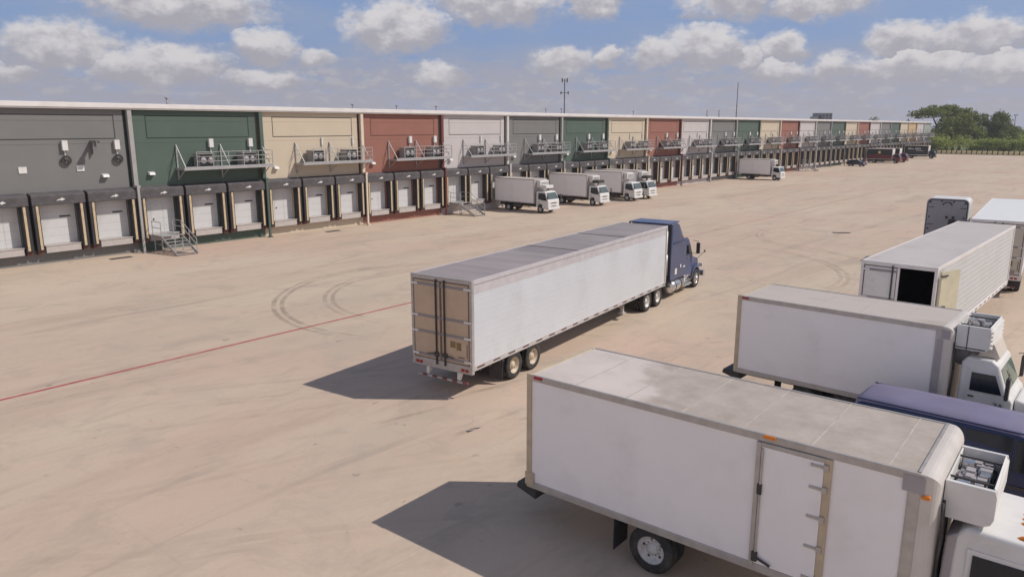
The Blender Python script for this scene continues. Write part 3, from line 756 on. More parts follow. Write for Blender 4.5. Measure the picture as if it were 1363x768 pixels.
def cab_conv(t, xb, paint, roofz=2.78, hw=1.0, wheel_x=None, hoodlen=1.35, lights=True, floor=.75, dayl=1.35, mirrors=True, glasstint=None, step=True, belt=1.92):
    """bonneted cab: xb = back wall x; returns front axle x"""
    xf = xb+dayl          # base of windscreen
    xt = xb+dayl-.30      # top of windscreen
    tum = lambda x, z: max(0, (z-belt))*.11
    b = MB()
    b.prism([(xb, floor), (xf+.12, floor), (xf+.12, belt-.12), (xf, belt), (xt, roofz-.12), (xt-.16, roofz), (xb+.14, roofz+.02), (xb+.02, roofz-.16)], -hw, hw, 0, tum)
    cab = b.build('cab', paint, t, bevel=.07, seg=4)
    # hood and fenders
    hb = MB(); hx = xf+.13
    hb.prism([(hx, floor), (hx+hoodlen, floor), (hx+hoodlen+.02, 1.35), (hx+hoodlen-.14, 1.52), (hx, belt-.10)], -hw+.30, hw-.30, 0)
    hb.build('hood', paint, t, bevel=.08, seg=4)
    wx = hx+hoodlen*.52 if wheel_x is None else wheel_x
    for s in (-1, 1):
        f = MB(); R_ = .66; pts = []
        for k in range(11):
            a = math.pi*k/10; pts.append((wx-R_*math.cos(a)*1.02, .62+R_*math.sin(a)))
        inner = [(wx-(R_-.09)*math.cos(math.pi*k/10), .60+(R_-.09)*math.sin(math.pi*k/10)) for k in range(11)]
        poly = pts+inner[::-1]
        n_ = len(pts)
        y0, y1 = s*(hw+.06), s*(hw-.34)
        vs = [(x, y0, z) for x, z in poly]+[(x, y1, z) for x, z in poly]; N_ = len(poly); fs = []
        for i in range(n_-1):
            j = N_-1-i
            fs += [(i, i+1, j-1, j), (N_+i, N_+j, N_+j-1, N_+i+1), (i, N_+i, N_+i+1, i+1), (j, j-1, N_+j-1, N_+j)]
        f.add(vs, fs); f.build('fender', paint, t)
        lp = MB(); lp.lathe([(.001, .05), (.08, .045), (.10, 0)], (0, 0, 0), 14)
        lp2 = MB(); lp2.box(hx+hoodlen-.05, hx+hoodlen+.05, min(s*(hw-.28), s*(hw-.02)), max(s*(hw-.28), s*(hw-.02)), .98, 1.20); lp2.build('headlight', M_lamp, t, bevel=.03)
    g = MB(); g.box(hx+hoodlen+.0, hx+hoodlen+.05, -hw+.42, hw-.42, .85, 1.38)
    for k in range(6): g.box(hx+hoodlen+.05, hx+hoodlen+.06, -hw+.44, hw-.44, .90+k*.08, .93+k*.08, 1)
    g.build('grille', [M_dark, M_chrome], t)
    bp = MB(); bp.box(hx+hoodlen+.05, hx+hoodlen+.25, -hw-.05, hw+.05, .42, .76); bp.build('bumper', M_chrome, t, bevel=.04)
    # windscreen: two panes
    gl = M_glass
    nrm = Vector((roofz-.12-belt, 0, xf-xt)).normalized()
    for s in (-1, 1):
        w = MB(); P = []
        for (u, v) in ((.06, .03), (.06, .93), (.93, .93), (.93, .03)):
            base_ = Vector((xf, 0, belt)).lerp(Vector((xt, 0, roofz-.12)), .06+.86*u)
            yy = v*(hw-.07-tum(0, base_.z)); P.append(base_+Vector((0, s*yy, 0))+nrm*.012)
        P2 = [p-nrm*.03 for p in P]; w.add(P+P2, [(0,1,2,3),(7,6,5,4),(0,4,5,1),(1,5,6,2),(2,6,7,3),(3,7,4,0)])
        w.build('windscreen', M_screenglass, cab)
    # doors with window
    for s in (-1, 1):
        def side(poly, off, th, name, mm, par):
            q = MB(); vs = [(x, s*(hw-tum(x, z)+off), z) for x, z in poly]+[(x, s*(hw-tum(x, z)+off-th), z) for x, z in poly]; n_ = len(poly)
            q.add(vs, [tuple(range(n_)), tuple(range(2*n_-1, n_-1, -1))]+[(i, n_+i, n_+(i+1) % n_, (i+1) % n_) for i in range(n_)])
            return q.build(name, mm, par)
        fx = (xf-xt)/(roofz-.12-belt)
        d = side([(xb+.22, floor+.08), (xf-.06, floor+.08), (xf-.06, belt), (xf-.06-fx*(roofz-.30-belt), roofz-.30), (xb+.22, roofz-.30)], .012, .02, 'door', paint, t)
        side([(xb+.30, belt+.02), (xf-.14, belt+.02), (xf-.14-fx*(roofz-.38-belt), roofz-.38), (xb+.30, roofz-.38)], .022, .02, 'window', gl, d)
        hd = MB(); hd.box(xb+.28, xb+.42, min(s*(hw+.01), s*(hw+.035)), max(s*(hw+.01), s*(hw+.035)), belt-.16, belt-.12); hd.build('handle', M_dark, d)
        if mirrors:
            m_ = MB(); x = xf-.10
            m_.bar((x, s*(hw+.0), belt+.75), (x+.10, s*(hw+.32), belt+.70), .025); m_.bar((x, s*(hw+.0), belt+.02), (x+.10, s*(hw+.32), belt+.02), .025)
            m_.bar((x+.10, s*(hw+.32), belt-.02), (x+.10, s*(hw+.32), belt+.74), .025)
            m_.box(x+.06, x+.15, min(s*(hw+.22), s*(hw+.42)), max(s*(hw+.22), s*(hw+.42)), belt+.02, belt+.62); m_.build('mirror', M_dark, t, bevel=.015)
        if step:
            st = MB(); st.box(xb+.2, xf-.1, min(s*(hw-.1), s*(hw+.02)), max(s*(hw-.1), s*(hw+.02)), .42, .47); st.box(xb+.3, xf-.2, min(s*(hw-.3), s*(hw-.08)), max(s*(hw-.3), s*(hw-.08)), .35, .72); st.build('step', M_chrome, t)
    if lights:
        for y in (-.72, -.18, 0, .18, .72):
            l = MB(); l.lathe([(.001, .06), (.04, .05), (.06, 0)], (xt-.26, y*hw, roofz+.0), 10, axis='z'); o = l.build('roof_light', M_amber, cab)
            # stretch each lamp backwards into a torpedo
            for v in o.data.vertices:
                if v.co.x < xt-.26: v.co.x = (xt-.26)+(v.co.x-(xt-.26))*3
    return wx

def chassis(t, x0, x1, z=.98, hw=.42):
    b = MB()
    for s in (-1, 1): b.box(x0, x1, min(s*hw, s*(hw-.08)), max(s*hw, s*(hw-.08)), z-.28, z)
    k = x0+.3
    while k < x1: b.box(k, k+.08, -hw+.08, hw-.08, z-.24, z-.04); k += 1.1
    return b.build('chassis', M_frame, t)

def cargo_box(t, L, W, z0, z1, r=.22, cap=.26, rail=M_rail, rear=M_tanpost, roofm=M_roofw, side=M_panel, topr=.10):
    hw = W/2
    b = MB()
    b.box(.06, L, -hw+.015, hw-.015, z0+.12, z1-.06, 0)
    o = b.build('cargo_box', [side], t)
    rf = MB(); rf.box(.02, L, -hw+.01, hw-.01, z1-.06, z1-.005, 0)
    for k in range(1, int(L/1.22)+1): rf.box(k*1.22-.015, k*1.22+.015, -hw+.03, hw-.03, z1-.005, z1-.001, 1)
    rf.build('roof', [roofm, M_seam], o)

    for s in (-1, 1):
        a, c_ = sorted((s*(hw+.012), s*(hw-.05)))
        for za, zb in ((z1-.13, z1+.012), (z0-.02, z0+.14)): MB().box(.0, L+.01, a, c_, za, zb).build('rail', rail, o, bevel=.012)
    rp = MB()
    for s in (-1, 1):
        a, c_ = sorted((s*(hw+.02), s*(hw-.12))); rp.box(-.03, .10, a, c_, z0+.0, z1+.02)
    rp.box(-.03, .08, -hw+.12, hw-.12, z1-.16, z1+.018); rp.box(-.03, .08, -hw+.12, hw-.12, z0-.02, z0+.15)
    rp.build('rear_frame', rear, o, bevel=.01)
    dr = MB()
    for k in range(6): dr.box(-.005, .03, -hw+.12, hw-.12, z0+.16+k*(z1-z0-.34)/6, z0+.15+(k+1)*(z1-z0-.34)/6)
    dr.build('roller_door', M_white, o)
    # rounded nose cap
    cp = rounded(L, L+cap, -hw-.0, hw+.0, z0+.0, z1+.005, r, lambda m, e: (m.x > L+cap-1e-3 and (abs(m.y) > hw-1e-3 or m.z > z1-.05)), 7)
    cp.build('nose_cap', M_nose, o)
    for a, c_ in ((-hw-.006, -hw+.02), (hw-.02, hw+.006)): MB().box(L-.16, L-.0, a, c_, z0+.12, z1-.02).build('corner_post', rail, o)
    return o

def axle(t, x, hw=.9, r=.5):
    return MB().tube((x, -hw, r), (x, hw, r), .07, 10).lathe([(.001, -.2), (.16, -.14), (.19, 0), (.16, .14), (.001, .2)], (x, 0, r), 14).build('axle', M_frame, t)

# ------------------------------------------------------------------ nearest box truck
def near_truck():
    yaw = R(-38.64)
    T = empty('box_truck', (1.18, 16.71, 0), yaw, 'big white refrigerated box truck with a hinged side door, closest to the camera', 'box truck')
    L, W, z0, z1 = 7.82, 2.62, 1.0, 3.68
    box = cargo_box(T, L-.02, W, z0, z1, r=.24, cap=.28, roofm=M_peel)
    hw = W/2
    b = MB(); b.box(L-.07, L-.02, -hw+.06, hw-.06, z1+.003, z1+.022); b.build('nose_seam', M_rail, box)
    # grey moulded front corner strips
    b = MB(); b.box(L-.16, L+.0, -hw-.014, -hw-.007, z0+.14, z1-.30); b.build('corner_trim', M_rail, box)
    b = MB(); b.box(L-.26, L+.05, -hw-.022, -hw-.015, z1-.32, z1-.04); b.build('corner_bracket', M_grey, box)
    # side door
    d = MB(); x0, x1, za, zb = 5.28, 6.36, z0+.16, z1-.22
    d.box(x0, x1, -hw-.03, -hw+.01, za, zb); D = d.build('side_door', M_panel, T, bevel=.006)
    f = MB(); f.box(x0-.09, x0-.005, -hw-.045, -hw+.01, za-.06, zb+.08, 0); f.box(x1+.005, x1+.13, -hw-.035, -hw+.01, za-.06, zb+.08, 1); f.box(x0-.005, x1+.005, -hw-.035, -hw+.01, zb+.005, zb+.08, 0)
    f.build('door_frame', [M_rail, M_tanpost], T, bevel=.006)
    for z in (1.25, 1.85, 2.42, 2.97, 3.38):
        h = MB(); h.box(x1-.22, x1+.02, -hw-.05, -hw-.03, z-.025, z+.025); h.box(x1+.0, x1+.08, -hw-.07, -hw-.03, z-.06, z+.06); h.build('hinge', M_rail, D, bevel=.004)
    h = MB(); h.bar((x0+.03, -hw-.06, za+.1), (x0+.03, -hw-.06, zb-.02), .03); h.build('lock_rod', M_rail, D)
    h = MB(); h.bar((x0+.02, -hw-.08, 1.32), (x0+.32, -hw-.08, 1.22), .035); h.box(x0-.03, x0+.07, -hw-.09, -hw-.04, 1.22, 1.40); h.build('handle', M_dark, D)
    MB().box(x0-.02, x0+.06, -hw-.08, -hw-.04, 2.55, 2.75).build('latch', M_dark, D)
    for x, z, mm in ((5.4, z1-.03, M_amber), (.28, z1-.04, M_red)):
        b = MB(); b.box(x-.11, x+.11, -hw-.035, -hw+.0, z-.03, z+.04); b.build('marker_light', mm, box, bevel=.012)
    b = MB(); b.lathe([(.001, .05), (.05, .04), (.07, 0)], (L+.1, 0, z1-.34), 10); 
    b = MB(); b.box(L+.02, L+.15, -hw-.03, -hw+.1, z1-.40, z1-.33); b.build('marker_light', M_amber, box, bevel=.02)
    chassis(T, .1, 9.8, .98)
    # rear dock bumper sticking out
    b = MB(); b.prism([(-.45, .78), (.1, .62), (.1, .95), (-.42, .92)], -1.15, 1.15); b.build('rear_bumper', M_bluegr if False else M_dark, T, bevel=.01)
    b = MB(); b.box(-.06, .18, -hw-.028, -hw-.015, z0+.06, z0+.36); b.build('corner_plate', M_tanpost, T)
    for s in (-1, 1):
        tyre_wheel(T, 3.12, s*1.24, .51, .27, 1, s); b = MB(); a, c_ = sorted((s*1.2, s*.62)); b.box(2.22, 2.24, a, c_, .18, .98); b.build('mud_flap', M_black, T)
        tyre_wheel(T, 10.15, s*1.14, .51, .27, 0, s)
    axle(T, 3.12, 1.0, .51)
    b = MB(); b.tube((8.4, .85, .62), (9.3, .85, .62), .26, 20); b.build('fuel_tank', M_chrome, T)
    reefer_nose(T, L+.27, 8.80, .86, 2.88, 3.51)
    # hoses down the front wall
    b = MB()
    for k, y in enumerate((-1.08, -.95, -.6)):
        b.path([(L+.30, y, 3.2), (L+.33, y-.02, 2.6), (L+.30, y+.05, 2.0), (L+.34, y+.0, 1.2)], .022, 8)
    b.build('hose', M_dark, T)
    cab_conv(T, 8.30, M_white, roofz=2.80, hw=1.02, wheel_x=10.15, dayl=1.55, belt=1.95)
    # grey shroud behind the cab
    b = MB(); b.prism([(8.16, .9), (8.31, .9), (8.38, 2.72), (8.20, 2.60)], -.94, .94); b.build('rear_shroud', M_grey, T, bevel=.03)
near_truck()

# ------------------------------------------------------------------ second box truck
def mid_truck():
    T = empty('box_truck', (8.27, 24.68, 0), R(-41.15), 'white refrigerated box truck parked beyond the blue van, with a sun visor over its cab', 'box truck')
    L, W, z0, z1 = 5.95, 2.50, 1.05, 3.64
    box = cargo_box(T, L, W, z0, z1, r=.22, cap=.26)
    hw = W/2
    b = MB(); b.box(L-.02, L+.2, -hw-.012, -hw-.004, z1-.34, z1-.08); b.build('corner_bracket', M_grey, box)
    b = MB(); b.box(L-.12, L+.04, -hw-.011, -hw-.0035, z0+.05, z1-.36); b.build('corner_trim', M_grey, box)
    b = MB(); b.box(.12, .34, -hw-.03, -hw, z1-.08, z1-.02); b.build('marker_light', M_red, box)
    chassis(T, .1, 8.6, 1.0)
    b = MB(); b.prism([(-.5, .86), (.1, .70), (.1, 1.0), (-.45, 1.0)], -1.1, 1.1); b.build('rear_bumper', M_dark, T, bevel=.01)
    for s in (-1, 1):
        tyre_wheel(T, 2.3, s*1.2, .5, .26, 1, s); tyre_wheel(T, 8.3, s*1.12, .5, .26, 0, s)
        a, c_ = sorted((s*1.15, s*.6)); MB().box(1.35, 1.37, a, c_, .2, .98).build('mud_flap', M_black, T)
    axle(T, 2.3, 1.0, .5)
    MB().box(3.2, 4.4, -1.1, -.5, .45, .95).build('tool_box', M_dark, T, bevel=.02)
    # nose mounted unit, two stages
    r = reefer_nose(T, L+.28, L+1.10, .94, 3.02, 3.70)
    for k in range(5): MB().box(L+1.08, L+1.14, -.90, .90, 3.10+k*.115, 3.155+k*.115).build('slat', M_white, r, bevel=.01)
    b = MB(); b.box(L+.55, L+.57, -.955, -.94, 3.02, 3.70); b.box(L+.3, L+1.0, -.952, -.941, 3.06, 3.09); b.build('trim', M_dark, r)
    b = MB()
    for k, y in enumerate((-1.05, -.9)): b.path([(L+.28, y, 3.2), (L+.31, y, 2.4), (L+.28, y, 1.3)], .022, 8)
    b.build('hose', M_dark, T)
    cab_conv(T, 6.42, M_white, roofz=2.82, hw=1.02, wheel_x=8.3, dayl=1.20, hoodlen=1.4, belt=1.92, lights=False)
    # roof air deflector plate and exhaust guard
    b = MB(); b.prism([(6.75, 2.84), (7.30, 2.84), (7.12, 3.22), (7.02, 3.26)], -.68, .55)
    b.build('wind_deflector', mat('tan deflector paint', (.58, .52, .46), .5), T, bevel=.02)
    b = MB(); b.lathe([(.001, 0), (.26, 0), (.26, .05), (.001, .05)], (6.36, -.45, 2.7), 20); b.build('fan_guard', M_grey, T)
    cu = bpy.data.curves.new('number_text', 'FONT'); cu.body = '7A'; cu.size = .22; cu.extrude = .002
    o = bpy.data.objects.new('door_number', cu)
    col.objects.link(o); o.parent = T; o.location = (7.30, -1.045, 1.55); o.rotation_euler = (R(90), 0, 0); o.data.materials.append(M_dark)
    bpy.context.view_layer.update()
    me = bpy.data.meshes.new_from_object(o.evaluated_get(bpy.context.evaluated_depsgraph_get()))
    q = bpy.data.objects.new('door_number', me); col.objects.link(q); q.parent = T; q.location = o.location; q.rotation_euler = o.rotation_euler
    bpy.data.objects.remove(o)
    q.name = 'door_number'
mid_truck()

# ------------------------------------------------------------------ passenger van
def van():
    T = empty('passenger_van', (9.62, 19.30, 0), R(-41.5), 'dark blue passenger van parked between the two white box trucks', 'van')
    hw = 1.0; L = 5.5; H = 2.1
    def yy(z): return hw - (0 if z < 1.15 else (z-1.15)**1.25*.24) - (0 if z > .5 else (.5-z)*.15)
    # lofted shell: stations along x with side section
    secs = []
    def section(x, zt, zb=.38, k=1.0):
        pts = []; zs = [zb, .55, .95, 1.18, 1.5, 1.8, 1.98]
        top = zt; out = []
        for z in zs:
            zz = zb+(z-zb)*(top-zb)/(H-zb); out.append((yy(z)*k, zz))
        out.append((yy(1.98)*k-.12, top-.02)); out.append((.35*k, top+.015)); out.append((0, top+.02))
        full = out+[(-y, z) for y, z in out[-2::-1]]
        return [(x, y, z) for y, z in full]
    st = [(-.02, 1.70, .93), (.05, 1.98, .97), (.22, 2.08, 1), (1.2, 2.11, 1), (2.6, 2.11, 1), (3.7, 2.09, 1), (4.0, 2.03, .99), (4.35, 1.72, .985), (4.72, 1.30, .98), (4.9, 1.16, .97), (5.35, 1.02, .93), (5.48, .85, .88)]
    b = MB(); S = [section(x, zt, k=k) for x, zt, k in st]; n = len(S[0])
    vs = [p for s_ in S for p in s_]; fs = []
    for i in range(len(S)-1):
        for j in range(n-1): fs.append((i*n+j, i*n+j+1, (i+1)*n+j+1, (i+1)*n+j))
        fs.append((i*n+n-1, i*n, (i+1)*n, (i+1)*n+n-1))
    fs += [tuple(range(n)), tuple(range(len(S)*n-1, (len(S)-1)*n-1, -1))]
    b.add(vs, fs, 0, True)
    body = b.build('body', [M_van, M_vanroof], T)
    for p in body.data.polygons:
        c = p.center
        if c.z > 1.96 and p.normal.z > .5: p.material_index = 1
    # windows follow the side
    def glass(x0, x1, z0=1.22, z1=1.86, name='window', rake=0.):
        for s in (-1, 1):
            q = MB(); P = []
            for off in (.012, -.02):
                for (x, z) in ((x0, z0), (x1, z0), (x1-rake, z1), (x0, z1)): P.append((x, s*(yy(z)+off), z))
                mid_ = None
            q.add(P, [(0,1,2,3),(7,6,5,4),(0,4,5,1),(1,5,6,2),(2,6,7,3),(3,7,4,0)]); q.build(name, M_glass, T, bevel=.008)
    glass(.22, 1.36, 1.14, 1.90); glass(1.43, 2.58, 1.14, 1.90); glass(2.66, 3.63, 1.14, 1.90); glass(3.70, 4.46, 1.16, 1.88, rake=.42)
    # seams of the side doors and gutter
    for s in (-1, 1):
        q = MB()
        for x in (1.40, 2.62, 3.66):
            for z0, z1 in ((.5, 1.15), (1.15, 1.55), (1.55, 1.9)): q.bar((x, s*(yy(z0)+.004), z0), (x, s*(yy(z1)+.004), z1), .014)
        q.build('door_seam', M_dark, T)
        q = MB(); q.bar((.1, s*(yy(1.98)-.03), 2.03), (4.0, s*(yy(1.98)-.03), 2.03), .03); q.build('rain_gutter', M_van, T)
        q = MB(); q.box(.3, 4.7, min(s*(hw-.01), s*(hw+.02)), max(s*(hw-.01), s*(hw+.02)), .72, .80); q.build('trim_strip', M_dark, T)
        q = MB(); q.box(3.95, 4.1, min(s*1.02, s*1.25), max(s*1.02, s*1.25), 1.2, 1.45); q.build('mirror', M_dark, T, bevel=.03)
        for x in (1.0, 4.55): tyre_wheel(T, x, s*.99, .37, .23, 0, s)
        q = MB(); q.box(-.05, .02, min(s*.72, s*.92), max(s*.72, s*.92), .9, 1.35); q.build('tail_light', M_red, T)
        q = MB(); q.box(-.04, .012, min(s*.08, s*.72), max(s*.08, s*.72), 1.2, 1.62); q.build('rear_window', M_glass, T)
    q = MB(); P = [(4.08,-.72,1.97),(4.08,.72,1.97),(4.70,.84,1.36),(4.70,-.84,1.36)]
    q.add([(x+.03, y, z+.03) for x, y, z in P]+[(x, y, z) for x, y, z in P], [(0,1,2,3),(7,6,5,4),(0,4,5,1),(1,5,6,2),(2,6,7,3),(3,7,4,0)]); q.build('windscreen', M_glass, T)
    q = MB(); q.box(-.16, -.02, -.95, .95, .42, .60); q.box(5.42, 5.56, -.93, .93, .42, .62); q.build('bumper', M_chrome, T, bevel=.03)
van()

# ------------------------------------------------------------------ semi trailers
def trailer(name, loc, yaw, L, label, cat='trailer', W=2.6, H=4.1, z0=1.0, side=M_tside, roofm=M_rooft, door=M_tandoor, open_right=False, wheels=(2.62, 3.92), gear=12.6, group=None, deck=None, rim=M_rimtan):
    T = empty(name, loc, yaw, label, cat, group); hw = W/2
    if not open_right:
        b = MB(); b.box(.05, L, -hw+.02, hw-.02, z0+.15, H-.03); body = b.build('body', side, T)
    else:
        b = MB(); t_ = .06
        b.box(.05, L, -hw+.02, -hw+.02+t_, z0+.15, H-.03, 0); b.box(.05, L, hw-.02-t_, hw-.02, z0+.15, H-.03, 0)
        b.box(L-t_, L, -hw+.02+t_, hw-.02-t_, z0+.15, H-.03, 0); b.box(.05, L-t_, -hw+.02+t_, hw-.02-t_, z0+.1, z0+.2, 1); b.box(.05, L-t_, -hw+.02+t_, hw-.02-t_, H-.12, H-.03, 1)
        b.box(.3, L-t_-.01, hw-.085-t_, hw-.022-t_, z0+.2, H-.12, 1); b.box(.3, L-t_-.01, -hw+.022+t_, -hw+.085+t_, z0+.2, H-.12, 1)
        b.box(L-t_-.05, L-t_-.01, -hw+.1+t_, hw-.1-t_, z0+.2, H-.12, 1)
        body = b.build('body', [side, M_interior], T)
    b = MB(); b.box(.02, L+.01, -hw+.01, hw-.01, H-.03, H); 
    b.build('roof', roofm, body)
    for s in (-1, 1):
        a, c_ = sorted((s*(hw+.012), s*(hw-.04)))
        for q in ((.0, L+.02, a, c_, H-.14, H+.012), (.0, L+.02, a, c_, z0-.02, z0+.16), (L-.10, L+.03, a, c_, z0+.16, H-.14)):
            MB().box(*q).build('rail', (M_band if q[4] > 3 and q[0] == 0 else M_railt) if door is M_tandoor else M_cap, body, bevel=.01)
    # conspicuity dashes
    b = MB(); x = .25
    while x < L-.3:
        b.box(x, x+.42, -hw-.0155, -hw-.0125, z0+.05, z0+.11); b.box(x, x+.42, hw+.0125, hw+.0155, z0+.05, z0+.11); x += .95
    b.build('reflective_strip', mat('dark red reflective strip', (.10, .05, .05), .4), body)
    # rear frame
    b = MB()
    for s in (-1, 1): a, c_ = sorted((s*(hw+.015), s*(hw-.09))); b.box(-.03, .10, a, c_, z0-.12, H+.014)
    b.box(-.03, .10, -hw+.09, hw-.09, H-.14, H+.013); b.box(-.03, .12, -hw+.09, hw-.09, z0-.12, z0+.16)
    b.build('rear_frame', M_rail if door is M_tandoor else M_cap, T, bevel=.008)
    zs = [z0+.17, z0+1.05, z0+1.6, H-.15]
    def door_leaf(s, parent):
        y0, y1 = sorted((s*.015, s*(hw-.10)))
        d = MB(); d.box(-.035, .04, y0, y1, z0+.17, H-.15); D = d.build('rear_door', door, T, bevel=.006)
        gk = MB(); gk.box(-.0365, -.0352, y0, y0+.035, z0+.17, H-.15); gk.box(-.0365, -.0352, y1-.035, y1, z0+.17, H-.15)
        gk.box(-.0362, -.0352, y0+.035, y1-.035, z0+.17, z0+.20); gk.box(-.0362, -.0352, y0+.035, y1-.035, H-.18, H-.15); gk.build('gasket', mat('dark brown gasket', (.14, .10, .075), .7), D)
        for z in (z0+.30, z0+1.12, z0+1.68, H-.30): MB().box(-.052, -.035, y0, y1, z-.045, z+.045).build('cross_bar', mat('grey door bar', (.28, .26, .27), .5, metal=.3), D)
        for z in (z0+.30, z0+1.12, z0+1.68, H-.30):
            k = MB(); a, c_ = sorted((s*(hw-.02), s*(hw-.30))); k.box(-.062, -.045, a, c_, z-.035, z+.035); k.build('hinge', M_cap, D)
        for y in ((s*.18,) if True else ()):
            k = MB(); k.bar((-.075, y, z0+.02), (-.075, y, H-.08), .045); k.box(-.10, -.05, y-.09, y+.09, z0+.32, z0+.46); k.bar((-.09, y, z0+.42), (-.09, y+s*.4, z0+.36), .03); k.build('lock_rod', M_dark, D)
        return D
    door_leaf(1, T)
    if not open_right:
        D = door_leaf(-1, T)
        b = MB(); b.box(-.042, -.0352, -.62, -.40, z0+.72, z0+.95); b.box(-.042, -.0352, -.86, -.66, z0+.66, z0+.93); b.build('decal', mat('brown decal', (.24, .16, .07), .6), D)
        b = MB(); b.box(-.041, -.0352, -1.0, -.72, z0+.40, z0+.44); b.box(-.044, -.0352, -1.12, -1.09, z0+.42, z0+.92); b.build('small_decal', mat('dark decal', (.12, .10, .08), .6), D)
    else:
        # right leaf folded back along the side
        a0 = R(16)
        def fl(u, v, z): # u along leaf from hinge, v thickness
            return (0.10+u*math.cos(a0)+v*math.sin(a0), -hw-.06-u*math.sin(a0)+v*math.cos(a0)*-1, z)
        b = MB(); Ld = 1.22
        vs = [fl(u, v, z) for z in (z0+.17, H-.15) for (u, v) in ((0, 0), (Ld, 0), (Ld, .07), (0, .07))]
        b.add(vs, [(0,1,2,3),(7,6,5,4),(0,4,5,1),(1,5,6,2),(2,6,7,3),(3,7,4,0)]); D = b.build('rear_door', M_yellowd, T); D['label'] = 'open yellowish door leaf folded back along the side'
        k = MB()
        for z in (z0+.3, z0+1.6, H-.3): p, q = fl(-.06, .09, z), fl(.35, .09, z); k.bar(p, q, .05)
        k.build('hinge', M_dark, D)
        k = MB(); k.box(-.05, -.0, -.06, .02, z0+.2, H-.15); k.build('centre_seal', M_cap, T)
    # lamps, bumper guard
    for s in (-1, 1):
        for yo in (.85, 1.02):
            b = MB(); b.box(-.045, -.03, min(s*yo, s*(yo+.13)), max(s*yo, s*(yo+.13)), z0-.06, z0+.04); b.build('tail_light', M_red, T)
        b = MB(); b.prism([(.05, z0-.1), (.28, z0-.1), (.10, .58), (.02, .58)], min(s*.62, s*.74), max(s*.62, s*.74)); b.build('guard_leg', M_cap, T)
    b = MB()
    for k in range(10): b.box(-.03, .04, -1.10+k*.22, -1.10+(k+1)*.22, .50, .565, k % 2)
    b.build('underride_guard', [mat('faded red marking', (.22, .07, .07), .6), M_lip], T)
    # underframe
    b = MB()
    for s in (-1, 1): a, c_ = sorted((s*.48, s*.42)); b.box(.4, 5.6, a, c_, z0-.30, z0-.12)
    k = .5
    while k < L-.2: b.box(k, k+.05, -hw+.06, hw-.06, z0-.12, z0-.03); k += .6
    b.box(wheels[0]-.6, wheels[1]+.6, -.5, .5, z0-.42, z0-.31)
    b.build('underframe', M_frame, T)
    for x in wheels:
        axle(T, x, 1.0, .52)
        for s in (-1, 1): tyre_wheel(T, x, s*(hw-.02), .52, .27, 1, s, rimmat=rim)
    for s in (-1, 1):
        a, c_ = sorted((s*(hw-.02), s*(hw-.62))); b = MB(); b.box(wheels[0]-.80, wheels[0]-.78, a, c_, .22, .92); b.box(wheels[0]-.81, wheels[0]-.70, a, c_, .86, .95); b.build('mud_flap', M_black, T)
        b = MB(); b.box(gear-.07, gear+.07, s*.85-.07, s*.85+.07, .32 if not open_right else .06, z0-.05); b.box(gear-.16, gear+.16, s*.85-.13, s*.85+.13, .30 if not open_right else .0, .36 if not open_right else .06)
        b.bar((gear, s*.85, .55), (gear-.6, s*.5, z0-.12), .05); b.build('landing_leg', M_lip if not open_right else M_dark, T)
    return T

SEMI = (-2.405, 24.50, 0); SYAW = R(56.41)
TR = trailer('semi_trailer', SEMI, SYAW, 16.77, 'long silver refrigerated trailer with tan rear doors behind the blue tractor', cat='trailer')
# dull unwashed band under the top rail, its lower edge ragged
rndb = random.Random(8); b = MB(); x = .1; zb = 3.62
while x < 16.6:
    x2 = min(16.6, x+rndb.uniform(.25, .7)); zn = min(3.66, max(3.58, zb+rndb.uniform(-.015, .015)))
    b.add([(x, -1.2835, zb), (x2, -1.2835, zn), (x2, -1.2835, 3.955), (x, -1.2835, 3.955)], [(0, 1, 2, 3)]); x, zb = x2, zn
b.build('upper_band', M_band, TR)
# tarred seams and soft frame lines on its roof
for x in (7.4, 11.9): MB().box(x-.05, x+.05, -1.25, 1.25, 4.1, 4.108).build('roof_seam', M_dark, TR)

